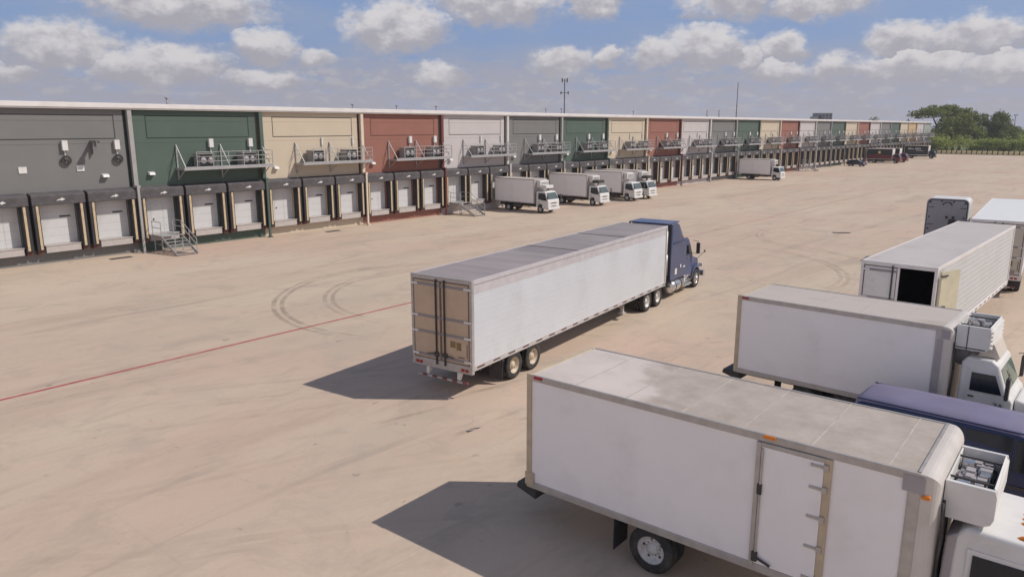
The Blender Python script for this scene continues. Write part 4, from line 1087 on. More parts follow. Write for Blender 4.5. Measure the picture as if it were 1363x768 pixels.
def tractor():
    T = empty('semi_tractor', SEMI, SYAW, 'blue sleeper cab tractor with chrome tanks pulling the silver trailer', 'truck tractor')
    chassis(T, 13.9, 22.9, .95, .45)
    for x in (14.75, 16.10):
        axle(T, x, 1.0, .52)
        for s in (-1, 1): tyre_wheel(T, x, s*1.23, .52, .27, 1, s, rimmat=M_rim)
    for s in (-1, 1): tyre_wheel(T, 21.75, s*1.20, .52, .29, 0, s, rimmat=M_chrome)
    b = MB(); b.tube((15.6, 0, 1.0), (15.6, 0, 1.06), .5, 16); b.build('fifth_wheel', M_dark, T)
    # sleeper with raised roof fairing
    hw = 1.22
    b = MB(); b.prism([(17.75, 1.0), (19.95, 1.0), (19.95, 2.95), (19.4, 3.25), (18.9, 3.95), (18.55, 4.08), (17.8, 4.08), (17.75, 3.9)], -hw, hw, 0, lambda x, z: max(0, z-2.9)*.07)
    b.build('sleeper', M_bluegr, T, bevel=.07, seg=4)
    b = MB(); b.box(17.70, 17.745, -1.18, 1.18, 1.0, 3.95); b.build('sleeper_back', M_dark, T)
    # side extenders and roof fairing edge
    for s in (-1, 1):
        b = MB(); a, c_ = sorted((s*(hw+.03), s*(hw-.03))); b.prism([(17.56, 1.15), (17.80, 1.10), (17.80, 4.0), (17.60, 4.05)], a, c_); b.build('side_fairing', M_blue, T, bevel=.01)
        b = MB(); a, c_ = sorted((s*(hw-.02), s*(hw+.008))); b.box(18.0, 19.7, a, c_, 3.02, 3.05); b.build('trim_line', M_blue, T)
        b = MB(); a, c_ = sorted((s*(hw+.002), s*(hw+.010))); b.box(18.25, 18.55, a, c_, 1.30, 1.62); b.box(19.0, 19.15, a, c_, 1.58, 1.75); b.box(19.45, 19.75, a, c_, 1.52, 1.60); b.build('decal', M_white, T)
    b = MB(); b.box(17.40, 18.9, -hw+.09, hw-.09, 4.06, 4.12); b.build('roof_fairing', M_blue, T, bevel=.02)
    # exhaust stacks in the gap
    for s in (-1, 1):
        b = MB(); b.tube((17.28, s*1.08, 1.0), (17.28, s*1.08, 3.75), .065, 12); b.tube((17.28, s*1.08, 1.4), (17.28, s*1.08, 2.5), .10, 12); b.build('exhaust_stack', M_rail, T)
    b = MB(); b.path([(16.9, -.2, 1.6), (17.2, -.3, 1.2), (17.7, -.3, 1.6)], .03, 8); b.build('air_hose', M_dark, T)
    # cab section, hood
    wx = cab_conv(T, 19.93, M_blue, roofz=2.98, hw=1.10, wheel_x=21.75, hoodlen=1.75, dayl=1.25, lights=True, belt=2.05, floor=.85)
    # long fender fairing, steps, fuel tanks
    for s in (-1, 1):
        b = MB(); y = s*.98
        b.lathe([(.001, 0), (.30, .02), (.33, .06), (.33, 1.55), (.30, 1.6), (.001, 1.62)], (0, 0, 0), 24)
        vs = [(18.0+o[1], y+o[0], .62+o[2]) for o in b.v]
        q = MB(); q.add([(18.0+v[1], y+v[0], .64+v[2]) for v in b.v], b.f, 0, True)
        for x in (18.4, 19.2): q.tube((x-.04, y, .64), (x+.04, y, .64), .345, 24, 1)
        q.build('fuel_tank', [M_chrome, M_dark], T)
        b = MB(); a, c_ = sorted((s*.78, s*1.2)); b.box(19.75, 21.0, a, c_, .36, .42); b.box(19.8, 20.9, a, c_, .62, .66); b.tube((19.9, s*.98, .85), (21.0, s*.98, .85), .16, 14); b.build('step', M_chrome, T)
        # long bonnet mirror arm
        b = MB(); b.bar((22.2, s*.95, 1.5), (22.45, s*1.35, 2.0), .02); b.lathe([(.001, -.02), (.09, 0), (.001, .08)], (22.47, s*1.38, 2.03), 10); b.build('hood_mirror', M_dark, T)
tractor()

# trailer with one rear leaf open
trailer('box_trailer', (14.17, 26.73, 0), R(48.13), 15.78, 'white ribbed trailer with its right rear door open onto a dark interior', W=2.56, H=4.14, z0=1.1, side=M_tside2, roofm=mat('pale trailer roof', (.53, .485, .475), .6, var=.06, vscale=.6, dirt=(.42, .38, .34), dirt_amt=.4), door=M_white, open_right=True, wheels=(2.0, 3.3), gear=10.5, rim=M_rim)
trailer('box_trailer', (26.3, 39.9, 0), R(54), 15.0, 'white roofed trailer with cream rear doors cut off by the right edge', W=2.6, H=4.1, z0=1.05, side=M_tside2, roofm=mat('bright white roof', (.78, .78, .78), .4, var=.04), door=mat('cream trailer door', (.55, .50, .42), .5, var=.08, dirt=(.36, .30, .24), dirt_amt=.4), open_right=False, wheels=(2.2, 3.5), gear=11.5, rim=M_rim)

def bobtail():
    T = empty('semi_tractor', (28.05, 48.2, 0), R(54), 'parked white sleeper tractor showing its grey flat back wall, without a trailer', 'truck tractor')
    hw = 1.24
    m = rounded(1.9, 4.2, -hw, hw, 1.0, 4.35, .30, lambda m_, e: abs(e.verts[0].co.x-e.verts[1].co.x) > 1 and m_.z > 4, 6)
    m.build('sleeper', M_white, T)
    # grey rear panel inset in a dark rim
    b = MB(); r = .3; P = []
    for cx, cz, a0 in ((hw-.05-r, 4.30-r, 0), (-hw+.05+r, 4.30-r, 90)):
        for k in range(7): a = R(a0+15*k); P.append((cx+r*math.cos(a), cz+r*math.sin(a)))
    P += [(-hw+.05, 1.1), (hw-.05, 1.1)]
    def plate(sc, x0, x1, mm, nm, par):
        q = MB(); cz = 2.7
        pts = [(y*sc, cz+(z-cz)*(sc*1.0)) for y, z in P]; n = len(pts)
        q.add([(x0, y, z) for y, z in pts]+[(x1, y, z) for y, z in pts], [tuple(range(n)), tuple(range(2*n-1, n-1, -1))]+[(i, n+i, n+(i+1) % n, (i+1) % n) for i in range(n)])
        return q.build(nm, mm, par)
    plate(1.0, 1.87, 1.90, M_dark, 'rear_rim', T); pl = plate(.955, 1.85, 1.868, M_grey, 'rear_panel', T)
    q = MB(); pts = [(1.84, .26*math.cos(R(a)), 3.92+.20*math.sin(R(a))) for a in range(0, 181, 20)]; q.path(pts, .035, 6); q.build('badge_arc', M_dark, pl)
    for y in (-.62, .05, .35):
        pass
    MB().box(1.80, 1.85, -.55, -.15, 2.1, 3.0).build('hatch', M_dark, pl)
    for y in (-.40, -.02): MB().tube((1.80, y, 3.12), (1.845, y, 3.12), .085, 10).build('air_coupling', M_blackp, pl)
    for y in (-1.02, 1.02):
        for z in (4.08, 3.1, 2.3): MB().tube((1.83, y, z), (1.852, y, z), .06, 8).build('bolt', M_blackp, pl)
    for y in (-.35, .35): MB().box(1.83, 1.85, y-.05, y+.05, 4.12, 4.2).build('clip', M_blackp, pl)
    for z in (3.75, 2.6):
        for a_, c_ in ((-1.1, -.75), (.75, 1.1)): MB().box(1.835, 1.85, a_, c_, z-.02, z+.02).build('stiffener', M_dark, pl)
    chassis(T, -1.6, 7.2, .95, .45)
    for x in (-.9, .4):
        axle(T, x, 1.0, .52)
        for s in (-1, 1): tyre_wheel(T, x, s*1.22, .52, .27, 1, s)
    for s in (-1, 1): tyre_wheel(T, 6.2, s*1.18, .52, .28, 0, s)
    cab_conv(T, 4.18, M_white, roofz=3.2, hw=1.12, wheel_x=6.2, hoodlen=1.7, dayl=1.25, belt=2.05)
bobtail()

# ------------------------------------------------------------------ cab-over trucks at the docks
def cabover(paint=M_white, L=5.6, H=3.55, sidem=M_panel, unit=True, topunit=None, frame=M_rail):
    T = empty('delivery_truck'); W = 2.25; hw = W/2; z0 = .95
    b = MB(); b.box(.04, L-.02, -hw+.01, hw-.01, z0+.06, H-.03); box = b.build('cargo_box', sidem, T)
    b = MB(); b.box(.02, L, -hw+.005, hw-.005, H-.03, H); b.build('roof', M_roofw, box)
    b = MB()
    for s in (-1, 1):
        a, c_ = sorted((s*(hw+.015), s*(hw-.04))); b.box(0, L, a, c_, H-.09, H+.012); b.box(0, L, a, c_, z0, z0+.09); b.box(0, .08, a, c_, z0+.09, H-.09); b.box(L-.08, L+.01, a, c_, z0+.09, H-.09)
    b.box(L-.02, L+.01, -hw+.04, hw-.04, z0+.0, H+.01); b.box(-.01, .03, -hw+.04, hw-.04, z0, H+.01)
    b.build('frame', frame, box, bevel=.01)
    chassis(T, .2, L+1.6, .82, .38)
    for s in (-1, 1):
        tyre_wheel(T, 1.9, s*1.02, .38, .22, 1, s, nut=False); tyre_wheel(T, L+.72, s*1.0, .38, .22, 0, s, nut=False)
        a, c_ = sorted((s*.95, s*.5)); MB().box(1.35, 1.37, a, c_, .2, .8).build('mud_flap', M_black, T)
        b = MB(); b.box(2.6, L-.4, min(s*(hw-.05), s*(hw-.1)), max(s*(hw-.05), s*(hw-.1)), .5, .55); b.box(2.9, 2.95, min(s*(hw-.05), s*(hw-.1)), max(s*(hw-.05), s*(hw-.1)), .55, .9); b.box(L-.8, L-.75, min(s*(hw-.05), s*(hw-.1)), max(s*(hw-.05), s*(hw-.1)), .55, .9); b.build('side_guard', M_frame, T)
    MB().box(2.5, 3.5, -.95, -.45, .4, .8).build('fuel_tank', M_frame, T, bevel=.03)
    x0 = L+.16; xf = L+1.78; cw = 1.0
    tum = lambda x, z: max(0, z-1.45)*.09
    b = MB(); b.prism([(x0, .62), (x0+.14, .62), (x0+.24, .92), (x0+.50, 1.02), (x0+.78, .92), (x0+.90, .50), (xf, .42), (xf+.02, 1.25), (xf-.03, 1.45), (xf-.38, 2.20), (xf-.55, 2.30), (x0+.08, 2.30), (x0, 2.2)], -cw, cw, 0, tum)
    cab = b.build('cab', paint, T, bevel=.05, seg=3)
    P = [Vector((xf-.05, -cw+.1, 1.49)), Vector((xf-.05, cw-.1, 1.49)), Vector((xf-.37, cw-.16, 2.17)), Vector((xf-.37, -cw+.16, 2.17))]; nr = Vector((.75, 0, .35)).normalized()
    b = MB(); b.add([p+nr*.014 for p in P]+[p-nr*.02 for p in P], [(0,1,2,3),(7,6,5,4),(0,4,5,1),(1,5,6,2),(2,6,7,3),(3,7,4,0)]); b.build('windscreen', mat('reflective windscreen', (.10, .13, .13), .08, var=.1, spec=1.), cab, bevel=.004)
    for s in (-1, 1):
        poly = [(x0+.30, 1.48), (x0+.92, 1.36), (xf-.16, 1.36), (xf-.48, 2.12), (x0+.30, 2.12)]; n = len(poly)
        q = MB(); q.add([(x, s*(cw-tum(x, z)+.008), z) for x, z in poly]+[(x, s*(cw-tum(x, z)-.02), z) for x, z in poly], [tuple(range(n)), tuple(range(2*n-1, n-1, -1))]+[(i, n+i, n+(i+1) % n, (i+1) % n) for i in range(n)]); q.build('window', M_glass, cab)
        q = MB(); q.box(x0+.30, x0+.44, min(s*(cw-.01), s*(cw+.02)), max(s*(cw-.01), s*(cw+.02)), 1.16, 1.24); q.build('handle', M_dark, cab)
        q = MB(); q.bar((xf-.1, s*cw, 1.9), (xf+.12, s*(cw+.2), 1.95), .02); q.box(xf+.08, xf+.14, min(s*(cw+.1), s*(cw+.28)), max(s*(cw+.1), s*(cw+.28)), 1.55, 1.95); q.build('mirror', M_dark, T)
        q = MB(); q.box(xf+.0, xf+.045, min(s*.62, s*.9), max(s*.62, s*.9), .68, .86); q.build('headlight', M_lamp, T, bevel=.01)
    q = MB(); q.box(xf+.01, xf+.04, -.5, .5, 1.04, 1.12, 0); q.box(xf+.01, xf+.04, -.42, .42, .72, .78, 0); q.build('grille', M_dark, T)
    q = MB(); q.box(xf+.0, xf+.12, -1.02, 1.02, .38, .60); q.build('bumper', paint, T, bevel=.03)
    if unit:
        q = MB(); q.box(L+.02, L+.55, -.75, .75, H-.85, H-.12); u = q.build('refrigeration_unit', M_white, T, bevel=.05)
        q = MB()
        for k in range(5): q.box(L+.551, L+.56, -.6, .6, H-.75+k*.1, H-.71+k*.1)
        q.build('grille', M_dark, u)
    if topunit:
        q = MB(); q.bar((x0+.6, 0, 2.28), (x0+.7, 0, 2.62), .12); q.box(x0+.3, x0+1.2, -.75, .55, 2.62, 2.95); q.build('cab_roof_unit', topunit, T, bevel=.06)
    return T
def dock_pose(o, idx, t0=.85, ds=0.):
    o.location = wp((idx+.5)*DP+ds, t0); o.rotation_euler = (0, 0, WY-math.pi/2)
GR = 'white trucks backed up to the docks'
t1 = cabover(topunit=M_white); dock_pose(t1, 11); tag(t1, 'white cabover box truck docked nearest, beside the middle metal stair', 'box truck', GR)
t2 = cabover(topunit=M_dark); dock_pose(t2, 14, ds=-.45); tag(t2, 'white cabover box truck with a black unit above its cab, second of the docked trucks', 'box truck', GR)
t3 = cabover(L=5.7); dock_pose(t3, 16, ds=.1); tag(t3, 'white cabover box truck docked on the near side of the touching pair', 'box truck', GR)
t4 = cabover(topunit=M_dark); dock_pose(t4, 17, ds=0.1, t0=1.0); tag(t4, 'white cabover box truck mostly hidden behind its neighbour in the docked pair', 'box truck', GR)
t5 = copy_tree(t3); dock_pose(t5, 30, ds=-.6, t0=1.1); tag(t5, 'lone white box truck docked far down the row', 'box truck', GR)
# far dark trucks
def livery(T, L, H, top, low, mark, z0=.95):
    hw = 1.125
    b = MB()
    for s in (-1, 1):
        a, c_ = sorted((s*(hw+.004), s*(hw-.004)))
        b.box(.12, L-.12, a, c_, z0+.12, H-.12, 0)
        P = [(.12, z0+.12), (L-.12, z0+.12), (L-.12, z0+.9), (L*.5, z0+1.25), (.12, z0+1.0)]
        b.add([(x, s*(hw+.008), z) for x, z in P], [tuple(range(5))], 1)
        if mark: b.add([(L*.5+.34*math.cos(R(k*30)), s*(hw+.012), z0+1.75+.34*math.sin(R(k*30))) for k in range(12)], [tuple(range(12))], 2)
    b.build('side_livery', [top, low, mat('pale yellow emblem', (.70, .60, .22), .6)], T)
t6 = cabover(paint=M_maroon, L=6.2, H=3.6, sidem=M_blackp, unit=False, frame=M_cap); livery(t6, 6.2, 3.6, M_blackp, M_maroon, True); dock_pose(t6, 53, ds=-.6, t0=.9); tag(t6, 'maroon and black box truck with white edging parked just past the dark car', 'box truck', 'dark trucks at the far docks')
t7 = cabover(paint=M_maroon, L=6.2, H=3.6, sidem=M_blackp, unit=False, frame=M_cap); livery(t7, 6.2, 3.6, M_blackp, M_maroon, True); dock_pose(t7, 55, ds=-.4, t0=.9); tag(t7, 'second maroon cabbed truck half hidden behind its twin', 'box truck', 'dark trucks at the far docks')
t8 = cabover(paint=M_blackp, L=6.4, H=3.7, sidem=M_blackp, unit=False, frame=M_cap)
b = MB(); rnd = random.Random(2)
x = 1.0
for k in range(9):
    if k == 4: x += .25; continue
    h = rnd.uniform(.28, .5); z = 2.55; sl = .08
    b.add([(x, -1.128, z), (x+.30, -1.128, z+.02), (x+.30+sl, -1.128, z+h), (x+sl, -1.128, z+h-.03)], [(0, 1, 2, 3)]); x += .40
for k in range(7): b.box(3.2+k*.28, 3.4+k*.28, -1.132, -1.128, 2.15, 2.30)
b.build('side_lettering', M_white, t8); dock_pose(t8, 64, ds=-.6, t0=1.2); tag(t8, 'black box truck with white script lettering at the far end of the docks', 'box truck', 'dark trucks at the far docks')

def far_car():
    p = Vector((81.2, 177.2, 0)); T = empty('parked_car', p, R(-52), 'small dark navy car parked in front of the far docks', 'car')
    prof = [(-2.05, .35), (-2.1, .75), (-1.95, 1.0), (-1.75, 1.30), (-1.1, 1.46), (.1, 1.48), (.55, 1.40), (1.15, 1.02), (1.9, .90), (2.12, .70), (2.15, .35)]
    b = MB(); b.prism(prof, -.86, .86, 0, lambda x, z: max(0, z-.95)*.38); b.build('body', M_navy, T, bevel=.08, seg=3)
    for s in (-1, 1):
        for P in ([(-1.55, 1.0), (-.35, 1.0), (-.35, 1.38), (-1.2, 1.38)], [(-.25, 1.0), (.95, 1.0), (.45, 1.36), (-.25, 1.38)]):
            q = MB(); q.add([(x, s*(.87-max(0, z-.95)*.38), z) for x, z in P]+[(x, s*(.83-max(0, z-.95)*.38), z) for x, z in P], [(0,1,2,3),(7,6,5,4),(0,4,5,1),(1,5,6,2),(2,6,7,3),(3,7,4,0)]); q.build('window', M_glass, T)
        for x in (-1.3, 1.35): tyre_wheel(T, x, s*.86, .32, .2, 0, s, nut=False)
        b = MB(); b.box(2.05, 2.17, min(s*.5, s*.8), max(s*.5, s*.8), .66, .8); b.build('headlight', M_lamp, T)
        b = MB(); b.box(-2.12, -2.03, min(s*.5, s*.8), max(s*.5, s*.8), .75, .95); b.build('tail_light', M_red, T)
    q = MB(); q.add([(.62,-.62,1.40),(.62,.62,1.40),(1.15,.72,1.06),(1.15,-.72,1.06),(.58,-.62,1.36),(.58,.62,1.36),(1.11,.72,1.02),(1.11,-.72,1.02)], [(0,1,2,3),(7,6,5,4),(0,4,5,1),(1,5,6,2),(2,6,7,3),(3,7,4,0)]); q.build('windscreen', mat('reflective windscreen', (.1,.13,.13)), T)
    q = MB(); q.add([(-1.80,-.62,1.30),(-1.80,.62,1.30),(-1.97,.7,1.02),(-1.97,-.7,1.02),(-1.74,-.62,1.28),(-1.74,.62,1.28),(-1.9,.7,1.0),(-1.9,-.7,1.0)], [(0,1,2,3),(7,6,5,4),(0,4,5,1),(1,5,6,2),(2,6,7,3),(3,7,4,0)]); q.build('rear_window', M_glass, T)
far_car()

def bins():
    first = None
    for k, (s, l) in enumerate(((57.6, 'blue wheeled bin with a white panel, first of three beside the black truck'), (58.9, 'blue wheeled bin in the middle of three beside the black truck'), (60.2, 'blue wheeled bin closest to the black truck'))):
        if first is None:
            o = first = empty('waste_bin'); b = MB(); b.add([(-.5,-.5,.12),(.5,-.5,.12),(.5,.5,.12),(-.5,.5,.12),(-.6,-.6,1.5),(.6,-.6,1.5),(.6,.6,1.5),(-.6,.6,1.5)], [(0,3,2,1),(4,5,6,7),(0,1,5,4),(1,2,6,5),(2,3,7,6),(3,0,4,7)]); b.build('bin_body', M_bluebin, o, bevel=.03)
            b = MB(); b.box(-.63, .63, -.63, .63, 1.5, 1.6); b.build('lid', M_bluebin, o, bevel=.03)
            b = MB(); b.add([(.56,-.3,.4),(.56,.3,.4),(.61,.3,1.3),(.61,-.3,1.3),(.50,-.3,.4),(.50,.3,.4),(.55,.3,1.3),(.55,-.3,1.3)], [(0,1,2,3),(7,6,5,4),(0,4,5,1),(1,5,6,2),(2,6,7,3),(3,7,4,0)]); b.build('front_panel', M_white, o)
            for x in (-.4, .4): MB().tube((x, -.5, .1), (x, .5, .1), .1, 10).build('wheel', M_rubber, o)
        else: o = copy_tree(first)
        o.location = wp(s*DP, 3.2); o.rotation_euler = (0, 0, WY-math.pi/2); tag(o, l, 'bin', 'blue bins at the far docks')
bins()

# drain grates
def drains():
    first = None
    for (p, l) in ((Vector((28.8, 64.45, 0)), 'dark drain grate set in the open paving beyond the tractor'), (wp(16.0, 1.8), 'dark drain grate below the nearest cream bay'),
                   (wp(-2.1, 1.7), 'dark drain grate below the near grey bay'), (Vector((23.2, 45.2, 0)), 'dark drain grate beside the open trailer')):
        if first is None:
            o = first = empty('drain_grate'); b = MB(); b.box(-.75, .75, -.28, .28, -.05, .012, 0); b.build('frame', M_frame, o)
            b = MB()
            for k in range(11): b.box(-.7+k*.13, -.64+k*.13, -.24, .24, .012, .022)
            b.build('bars', M_dark, o)
        else: o = copy_tree(first)
        o.location = p; o.rotation_euler = (0, 0, WY if p.y > 48 and p.x < 0 else R(-5)); tag(o, l, 'drain grate', 'drain grates in the yard')
drains()

# ------------------------------------------------------------------ far end: blocks, fence, trees
FA = Vector((146.4, 259.2, 0)); FB = Vector((164.6, 242.6, 0)); FD = (FB-FA).normalized(); FN = Vector((FD.y, -FD.x, 0))
def barriers():
    first = None; n = 30
    for k in range(n):
        if first is None:
            o = first = empty('barrier_block'); b = MB()
            b.add([(-.54,-.30,0),(.54,-.30,0),(.54,.30,0),(-.54,.30,0),(-.54,-.30,.35),(.54,-.30,.35),(.54,.30,.35),(-.54,.30,.35),(-.54,-.18,1.25),(.54,-.18,1.25),(.54,.18,1.25),(-.54,.18,1.25)],
                  [(0,3,2,1),(8,9,10,11),(0,1,5,4),(1,2,6,5),(2,3,7,6),(3,0,4,7),(4,5,9,8),(5,6,10,9),(6,7,11,10),(7,4,8,11)]); b.build('block', M_yellow, o, bevel=.03)
            b = MB(); b.box(-.56, -.541, -.12, .12, .1, .7); b.box(.541, .56, -.12, .12, .1, .7); b.build('end_cap', M_dark, o)
        else: o = copy_tree(first)
        p = FA+FD*(.3+k*1.5); o.location = p; o.rotation_euler = (0, 0, math.atan2(FD.y, FD.x))
        tag(o, 'yellow concrete barrier block in the line edging the far end of the yard', 'barrier', 'yellow barrier blocks along the far edge')
barriers()
def fence():
    T = empty('screen_fence', FA-FN*2.2, math.atan2(FD.y, FD.x), 'dark green cloth screened fence behind the yellow barrier blocks', 'fence')
    b = MB(); nseg = 24; pts = [(i*2.5, .05*math.sin(i*1.7), 0) for i in range(nseg+1)]
    for a, c_ in zip(pts[:-1], pts[1:]):
        b.add([(a[0], a[1]-.02, .05), (c_[0], c_[1]-.02, .05), (c_[0], c_[1]-.02, 1.25), (a[0], a[1]-.02, 1.3), (a[0], a[1]+.02, .05), (c_[0], c_[1]+.02, .05), (c_[0], c_[1]+.02, 1.25), (a[0], a[1]+.02, 1.3)], [(0,1,2,3),(7,6,5,4),(0,4,5,1),(1,5,6,2),(2,6,7,3),(3,7,4,0)])
    b.build('screen_cloth', M_screen, T)
    for i in range(nseg+1): MB().tube((i*2.5, .08, 0), (i*2.5, .08, 1.4), .04, 6).build('fence_post', M_dark, T)
fence()

def leafmat(name, a, b_):
    m = bpy.data.materials.new(name); m.use_nodes = True; nt = m.node_tree; N = nt.nodes; L = nt.links; p = N['Principled BSDF']
    p.inputs['Roughness'].default_value = .7; p.inputs['Specular IOR Level'].default_value = .25
    g = N.new('ShaderNodeNewGeometry'); tc = N.new('ShaderNodeTexCoord'); n = N.new('ShaderNodeTexNoise'); n.inputs['Scale'].default_value = .5; n.inputs['Detail'].default_value = 3; L.new(tc.outputs['Object'], n.inputs['Vector'])
    ad = N.new('ShaderNodeMath'); ad.operation = 'ADD'; L.new(g.outputs['Random Per Island'], ad.inputs[0]); L.new(n.outputs[0], ad.inputs[1])
    mr = N.new('ShaderNodeMapRange'); mr.inputs[1].default_value = .35; mr.inputs[2].default_value = 1.25; L.new(ad.outputs[0], mr.inputs[0])
    mx = N.new('ShaderNodeMix'); mx.data_type = 'RGBA'; mx.inputs[6].default_value = (*a, 1); mx.inputs[7].default_value = (*b_, 1); L.new(mr.outputs[0], mx.inputs[0]); L.new(mx.outputs[2], p.inputs['Base Color'])
    tl = N.new('ShaderNodeBsdfTranslucent'); L.new(mx.outputs[2], tl.inputs[0]); ms = N.new('ShaderNodeMixShader'); ms.inputs[0].default_value = .35
    L.new(p.outputs[0], ms.inputs[1]); L.new(tl.outputs[0], ms.inputs[2]); L.new(ms.outputs[0], N['Material Output'].inputs[0])
    return m
LM_dark = leafmat('dark foliage', (.080, .102, .034), (.215, .245, .080))
LM_mid  = leafmat('mid foliage', (.105, .135, .036), (.25, .28, .080))
LM_lite = leafmat('bright foliage', (.19, .245, .055), (.40, .45, .13))
def crown_mesh(lobes, n, size, seed, flat=1.0):
    rnd = random.Random(seed); vs = []; fs = []
    tot = sum(l[3]**2 for l in lobes)
    for (cx, cy, cz, r, rz) in lobes:
        for k in range(int(n*r**2/tot)):
            while True:
                d = Vector((rnd.gauss(0, 1), rnd.gauss(0, 1), rnd.gauss(0, 1)))
                if d.length > .01: break
            d.normalize()
            if d.z < -.5 and rnd.random() < .6: d.z = -d.z*.5
            rad = rnd.uniform(.62, 1.0)**.6 * (1+.18*math.sin(d.x*5+seed)+.14*math.sin(d.y*7+cx)+.12*math.sin(d.z*6+cy))
            p = Vector((cx+d.x*r*rad, cy+d.y*r*rad, cz+d.z*rz*rad))
            s = size*rnd.uniform(.5, 1.25); t = (d+Vector((rnd.gauss(0, .6), rnd.gauss(0, .6), rnd.gauss(0, .6)))).normalized()
            a = t.orthogonal().normalized(); a.rotate(Matrix.Rotation(rnd.uniform(0, 6.28), 3, t)); b_ = t.cross(a)
            o = len(vs); vs += [p+a*s, p+b_*s*.55+t*s*.15, p-a*s, p-b_*s*.55-t*s*.1]; fs.append((o, o+1, o+2, o+3))
    me = bpy.data.meshes.new('crown'); me.from_pydata([tuple(v) for v in vs], [], fs); return me
def tree(loc, h, w, label, lm, seed, style='round', n=2600, leaf=.42, name='broadleaf_tree', cat='tree', group='trees beyond the far end of the yard'):
    T = empty(name, loc, 0, label, cat, group); rnd = random.Random(seed); lobes = []
    if style == 'spread':
        for k in range(11):
            a = k*2.4; r = w*.5*math.sqrt((k+.5)/11)
            lobes.append((r*math.cos(a), r*math.sin(a)*.8, h*(.86-.16*(r/(w*.5))**2)+rnd.uniform(-.5, .5), w*.15, h*.085))
    elif style == 'bush':
        for k in range(9): lobes.append((rnd.uniform(-w*.35, w*.35), rnd.uniform(-w*.3, w*.3), h*rnd.uniform(.35, .68), w*rnd.uniform(.18, .26), h*rnd.uniform(.28, .36)))
    else:
        for k in range(13):
            zz = rnd.uniform(.32, .86); rr = w*.36*math.sqrt(max(.05, 1-((zz-.55)/.45)**2)); a = rnd.uniform(0, 6.28)
            lobes.append((rr*math.cos(a), rr*math.sin(a), h*zz, w*rnd.uniform(.15, .24), h*rnd.uniform(.10, .16)))
    me = crown_mesh(lobes, n, leaf, seed); me.materials.append(lm); c = bpy.data.objects.new('crown', me); col.objects.link(c); c.parent = T
    b = MB(); base = .030*h+.12
    if style != 'bush':
        b.tube((0, 0, -.1), (.1, .05, h*.35), base, 9, r2=base*.7)
        for l in lobes[::2]: b.tube((.1, .05, h*rnd.uniform(.22, .4)), (l[0]*.85, l[1]*.85, l[2]), base*.42, 6, r2=base*.12)
    else:
        for l in lobes: b.tube((l[0]*.3, l[1]*.3, -.1), (l[0]*.9, l[1]*.9, l[2]), .05, 5, r2=.02)
    b.build('trunk', M_bark, T)
    return T
def at(px, depth): return Vector(((px-681.5)/987.88*(depth*math.cos(.2141)+CAMH*math.sin(.2141)), depth, 0))
tree(at(1249, 283), 18.2, 19, 'tall spreading tree with a flat open crown rising above the warehouse end', LM_mid, 11, 'spread', 4200, .42)
tree(at(1258, 274), 13.0, 10, 'olive green tree right of the warehouse end, under the spreading tree', LM_mid, 12, n=3000)
tree(at(1267, 279), 15.4, 12, 'leafy mid green tree joining the right edge of the spreading crown', LM_mid, 24, n=3400)
tree(at(1340, 296), 11.5, 13, 'low broad tree filling the gap before the lamp post', LM_mid, 25, n=2600)
tree(at(1276, 292), 15.6, 13, 'dark round tree between the spreading tree and the two taller crowns', LM_dark, 13, n=3400)
tree(at(1296, 296), 15.0, 12, 'dark tree with the left of two pointed tops', LM_dark, 14, n=3200)
tree(at(1315, 290), 15.2, 12, 'dark green tree with the right of two pointed tops', LM_dark, 15, n=3200)
tree(at(1331, 288), 11.5, 12, 'sloping mid green tree at the right end of the dark clump', LM_dark, 16, n=2800)
tree(at(1290, 283), 10.5, 9, 'smaller grey green tree in front of the dark clump', LM_mid, 17, n=2400)
tree(at(1352, 305), 9.0, 15, 'low hazy tree by the right edge behind the hedge', LM_mid, 18, n=2600)
tree(at(1375, 300), 9.5, 13, 'low tree just past the right edge', LM_mid, 19, n=2000)
tree(at(1160, 330), 13.4, 11, 'dark tree top showing over the warehouse roof', LM_dark, 20, n=1800)
tree(at(1207, 325), 13.0, 7, 'small tree top over the far end of the warehouse roof, left of the spreading tree', LM_dark, 21, n=1500)
for k, (px, d, h, w) in enumerate(((1262, 258, 6.8, 11), (1247, 262, 5.5, 8), (1296, 262, 5.0, 7), (1313, 257, 5.2, 7.5), (1330, 252, 5.0, 6.5), (1346, 250, 5.6, 7.5), (1364, 246, 5.8, 8), (1384, 242, 5.4, 8))):
    l = ['large bright green shrub mass at the left end of the hedge', 'mid green shrub tucked against the warehouse end', 'bright shrub just right of the gap in the hedge', 'second bright shrub right of the hedge gap', 'low bright shrub in the middle of the right hedge stretch',
         'taller bright shrub near the right edge of the hedge', 'bright shrub cut by the right edge', 'bright shrub beyond the right edge'][k]
    tree(at(px, d+5), h*1.05, w*1.12, l, LM_lite if k != 1 else LM_mid, 40+k, 'bush', 2200, .32, 'shrub', 'shrub', 'shrubs of the hedge behind the fence')
# distant wood closing the horizon
def far_wood():
    lob = []; rnd = random.Random(9)
    for k in range(150):
        a = R(-62+k*.9); d = rnd.uniform(560, 700); lob.append((d*math.sin(a), d*math.cos(a), rnd.uniform(1.5, 3.5), rnd.uniform(9, 15), rnd.uniform(3.5, 5.5)))
    me = crown_mesh(lob, 16000, 1.6, 3); me.materials.append(LM_dark); o = bpy.data.objects.new('distant_wood', me); col.objects.link(o); tag(o, 'low distant line of trees on the horizon', 'wood', kind='stuff')
far_wood()

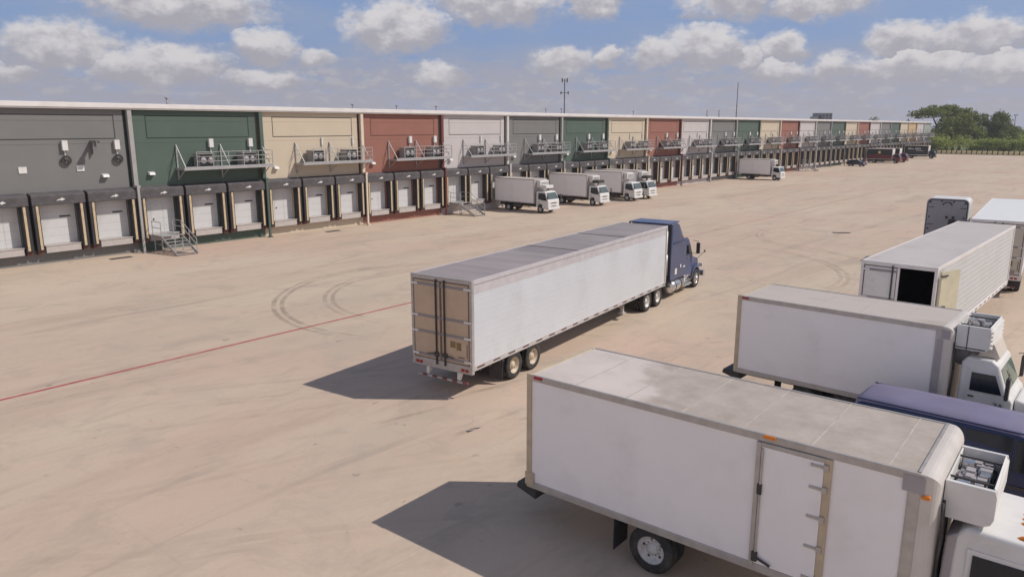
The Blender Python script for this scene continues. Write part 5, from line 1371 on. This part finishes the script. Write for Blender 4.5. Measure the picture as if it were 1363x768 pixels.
# masts, light pole, distant blocks
def mast(px, d, ztop, label, cat, arms, r=.16, name='antenna_mast', group=None):
    T = empty(name, at(px, d), 0, label, cat, group); MB().tube((0, 0, 0), (0, 0, ztop), r, 8, r2=r*.6).build('pole', M_frame, T)
    for z, w, hh in arms:
        b = MB(); b.bar((-w, 0, z), (w, 0, z), .09); b.box(-w-.12, -w+.12, -.12, .12, z-hh, z+hh); b.box(w-.12, w+.12, -.12, .12, z-hh, z+hh); b.build('crossarm', M_frame, T)
def zt(row, d): return CAMH + d*(-math.sin(.2141)+(384-row)/987.88*math.cos(.2141))/(math.cos(.2141)+(384-row)/987.88*math.sin(.2141))
mast(750, 170, zt(105, 170), 'dark utility mast with antenna crossarms behind the second grey bay', 'mast', [(zt(106, 170)-.2, .55, .45), (zt(124, 170), .8, .3)], .17)
mast(977, 300, zt(110, 300), 'thin tall mast behind the roof left of the distant block', 'mast', [], .22)
mast(1346, 330, zt(153, 330), 'tall lamp post above the low trees at the far right', 'lamp post', [(zt(153.5, 330), .6, .3)], .2, 'lamp_post')
for px, w, h, l in ((1084, 2.6, 155.5, 'short pale distant block beside the grey tower'), (1092, 5.6, 151.0, 'grey distant tower block above the warehouse roof')):
    d = 620.; z = zt(h, d); T = empty('distant_block', at(px, d), 0, l, 'building')
    b = MB(); b.box(-w, w, -6, 6, 0, z); b.build('wall', M_bldg if w > 3 else M_conc, T)
    b = MB()
    for k in range(6):
        for j in range(4):
            x = -w+(j+.5)*w/2; b.box(x-.4*w/4, x+.4*w/4, -6.05, -6.0, z-2.6-k*2.6, z-1.2-k*2.6)
    b.build('windows', M_glass, T)

for o in bpy.data.objects:
    if o.type == 'MESH' and o.parent is None and 'label' not in o and 'kind' not in o: print('UNTAGGED', o.name)

# ------------------------------------------------------------------ summer haze
def haze(density):
    b = MB(); b.box(-760, 1100, -260, 1150, -1.2, 60); m = bpy.data.materials.new('haze air'); m.use_nodes = True
    nt = m.node_tree; nt.nodes.clear(); out = nt.nodes.new('ShaderNodeOutputMaterial'); v = nt.nodes.new('ShaderNodeVolumePrincipled')
    v.inputs['Color'].default_value = (.92, .93, 1, 1); v.inputs['Density'].default_value = density; v.inputs['Anisotropy'].default_value = .2
    nt.links.new(v.outputs[0], out.inputs['Volume']); tag(b.build('haze', m), kind='stuff')
if HAZE: haze(HAZE)
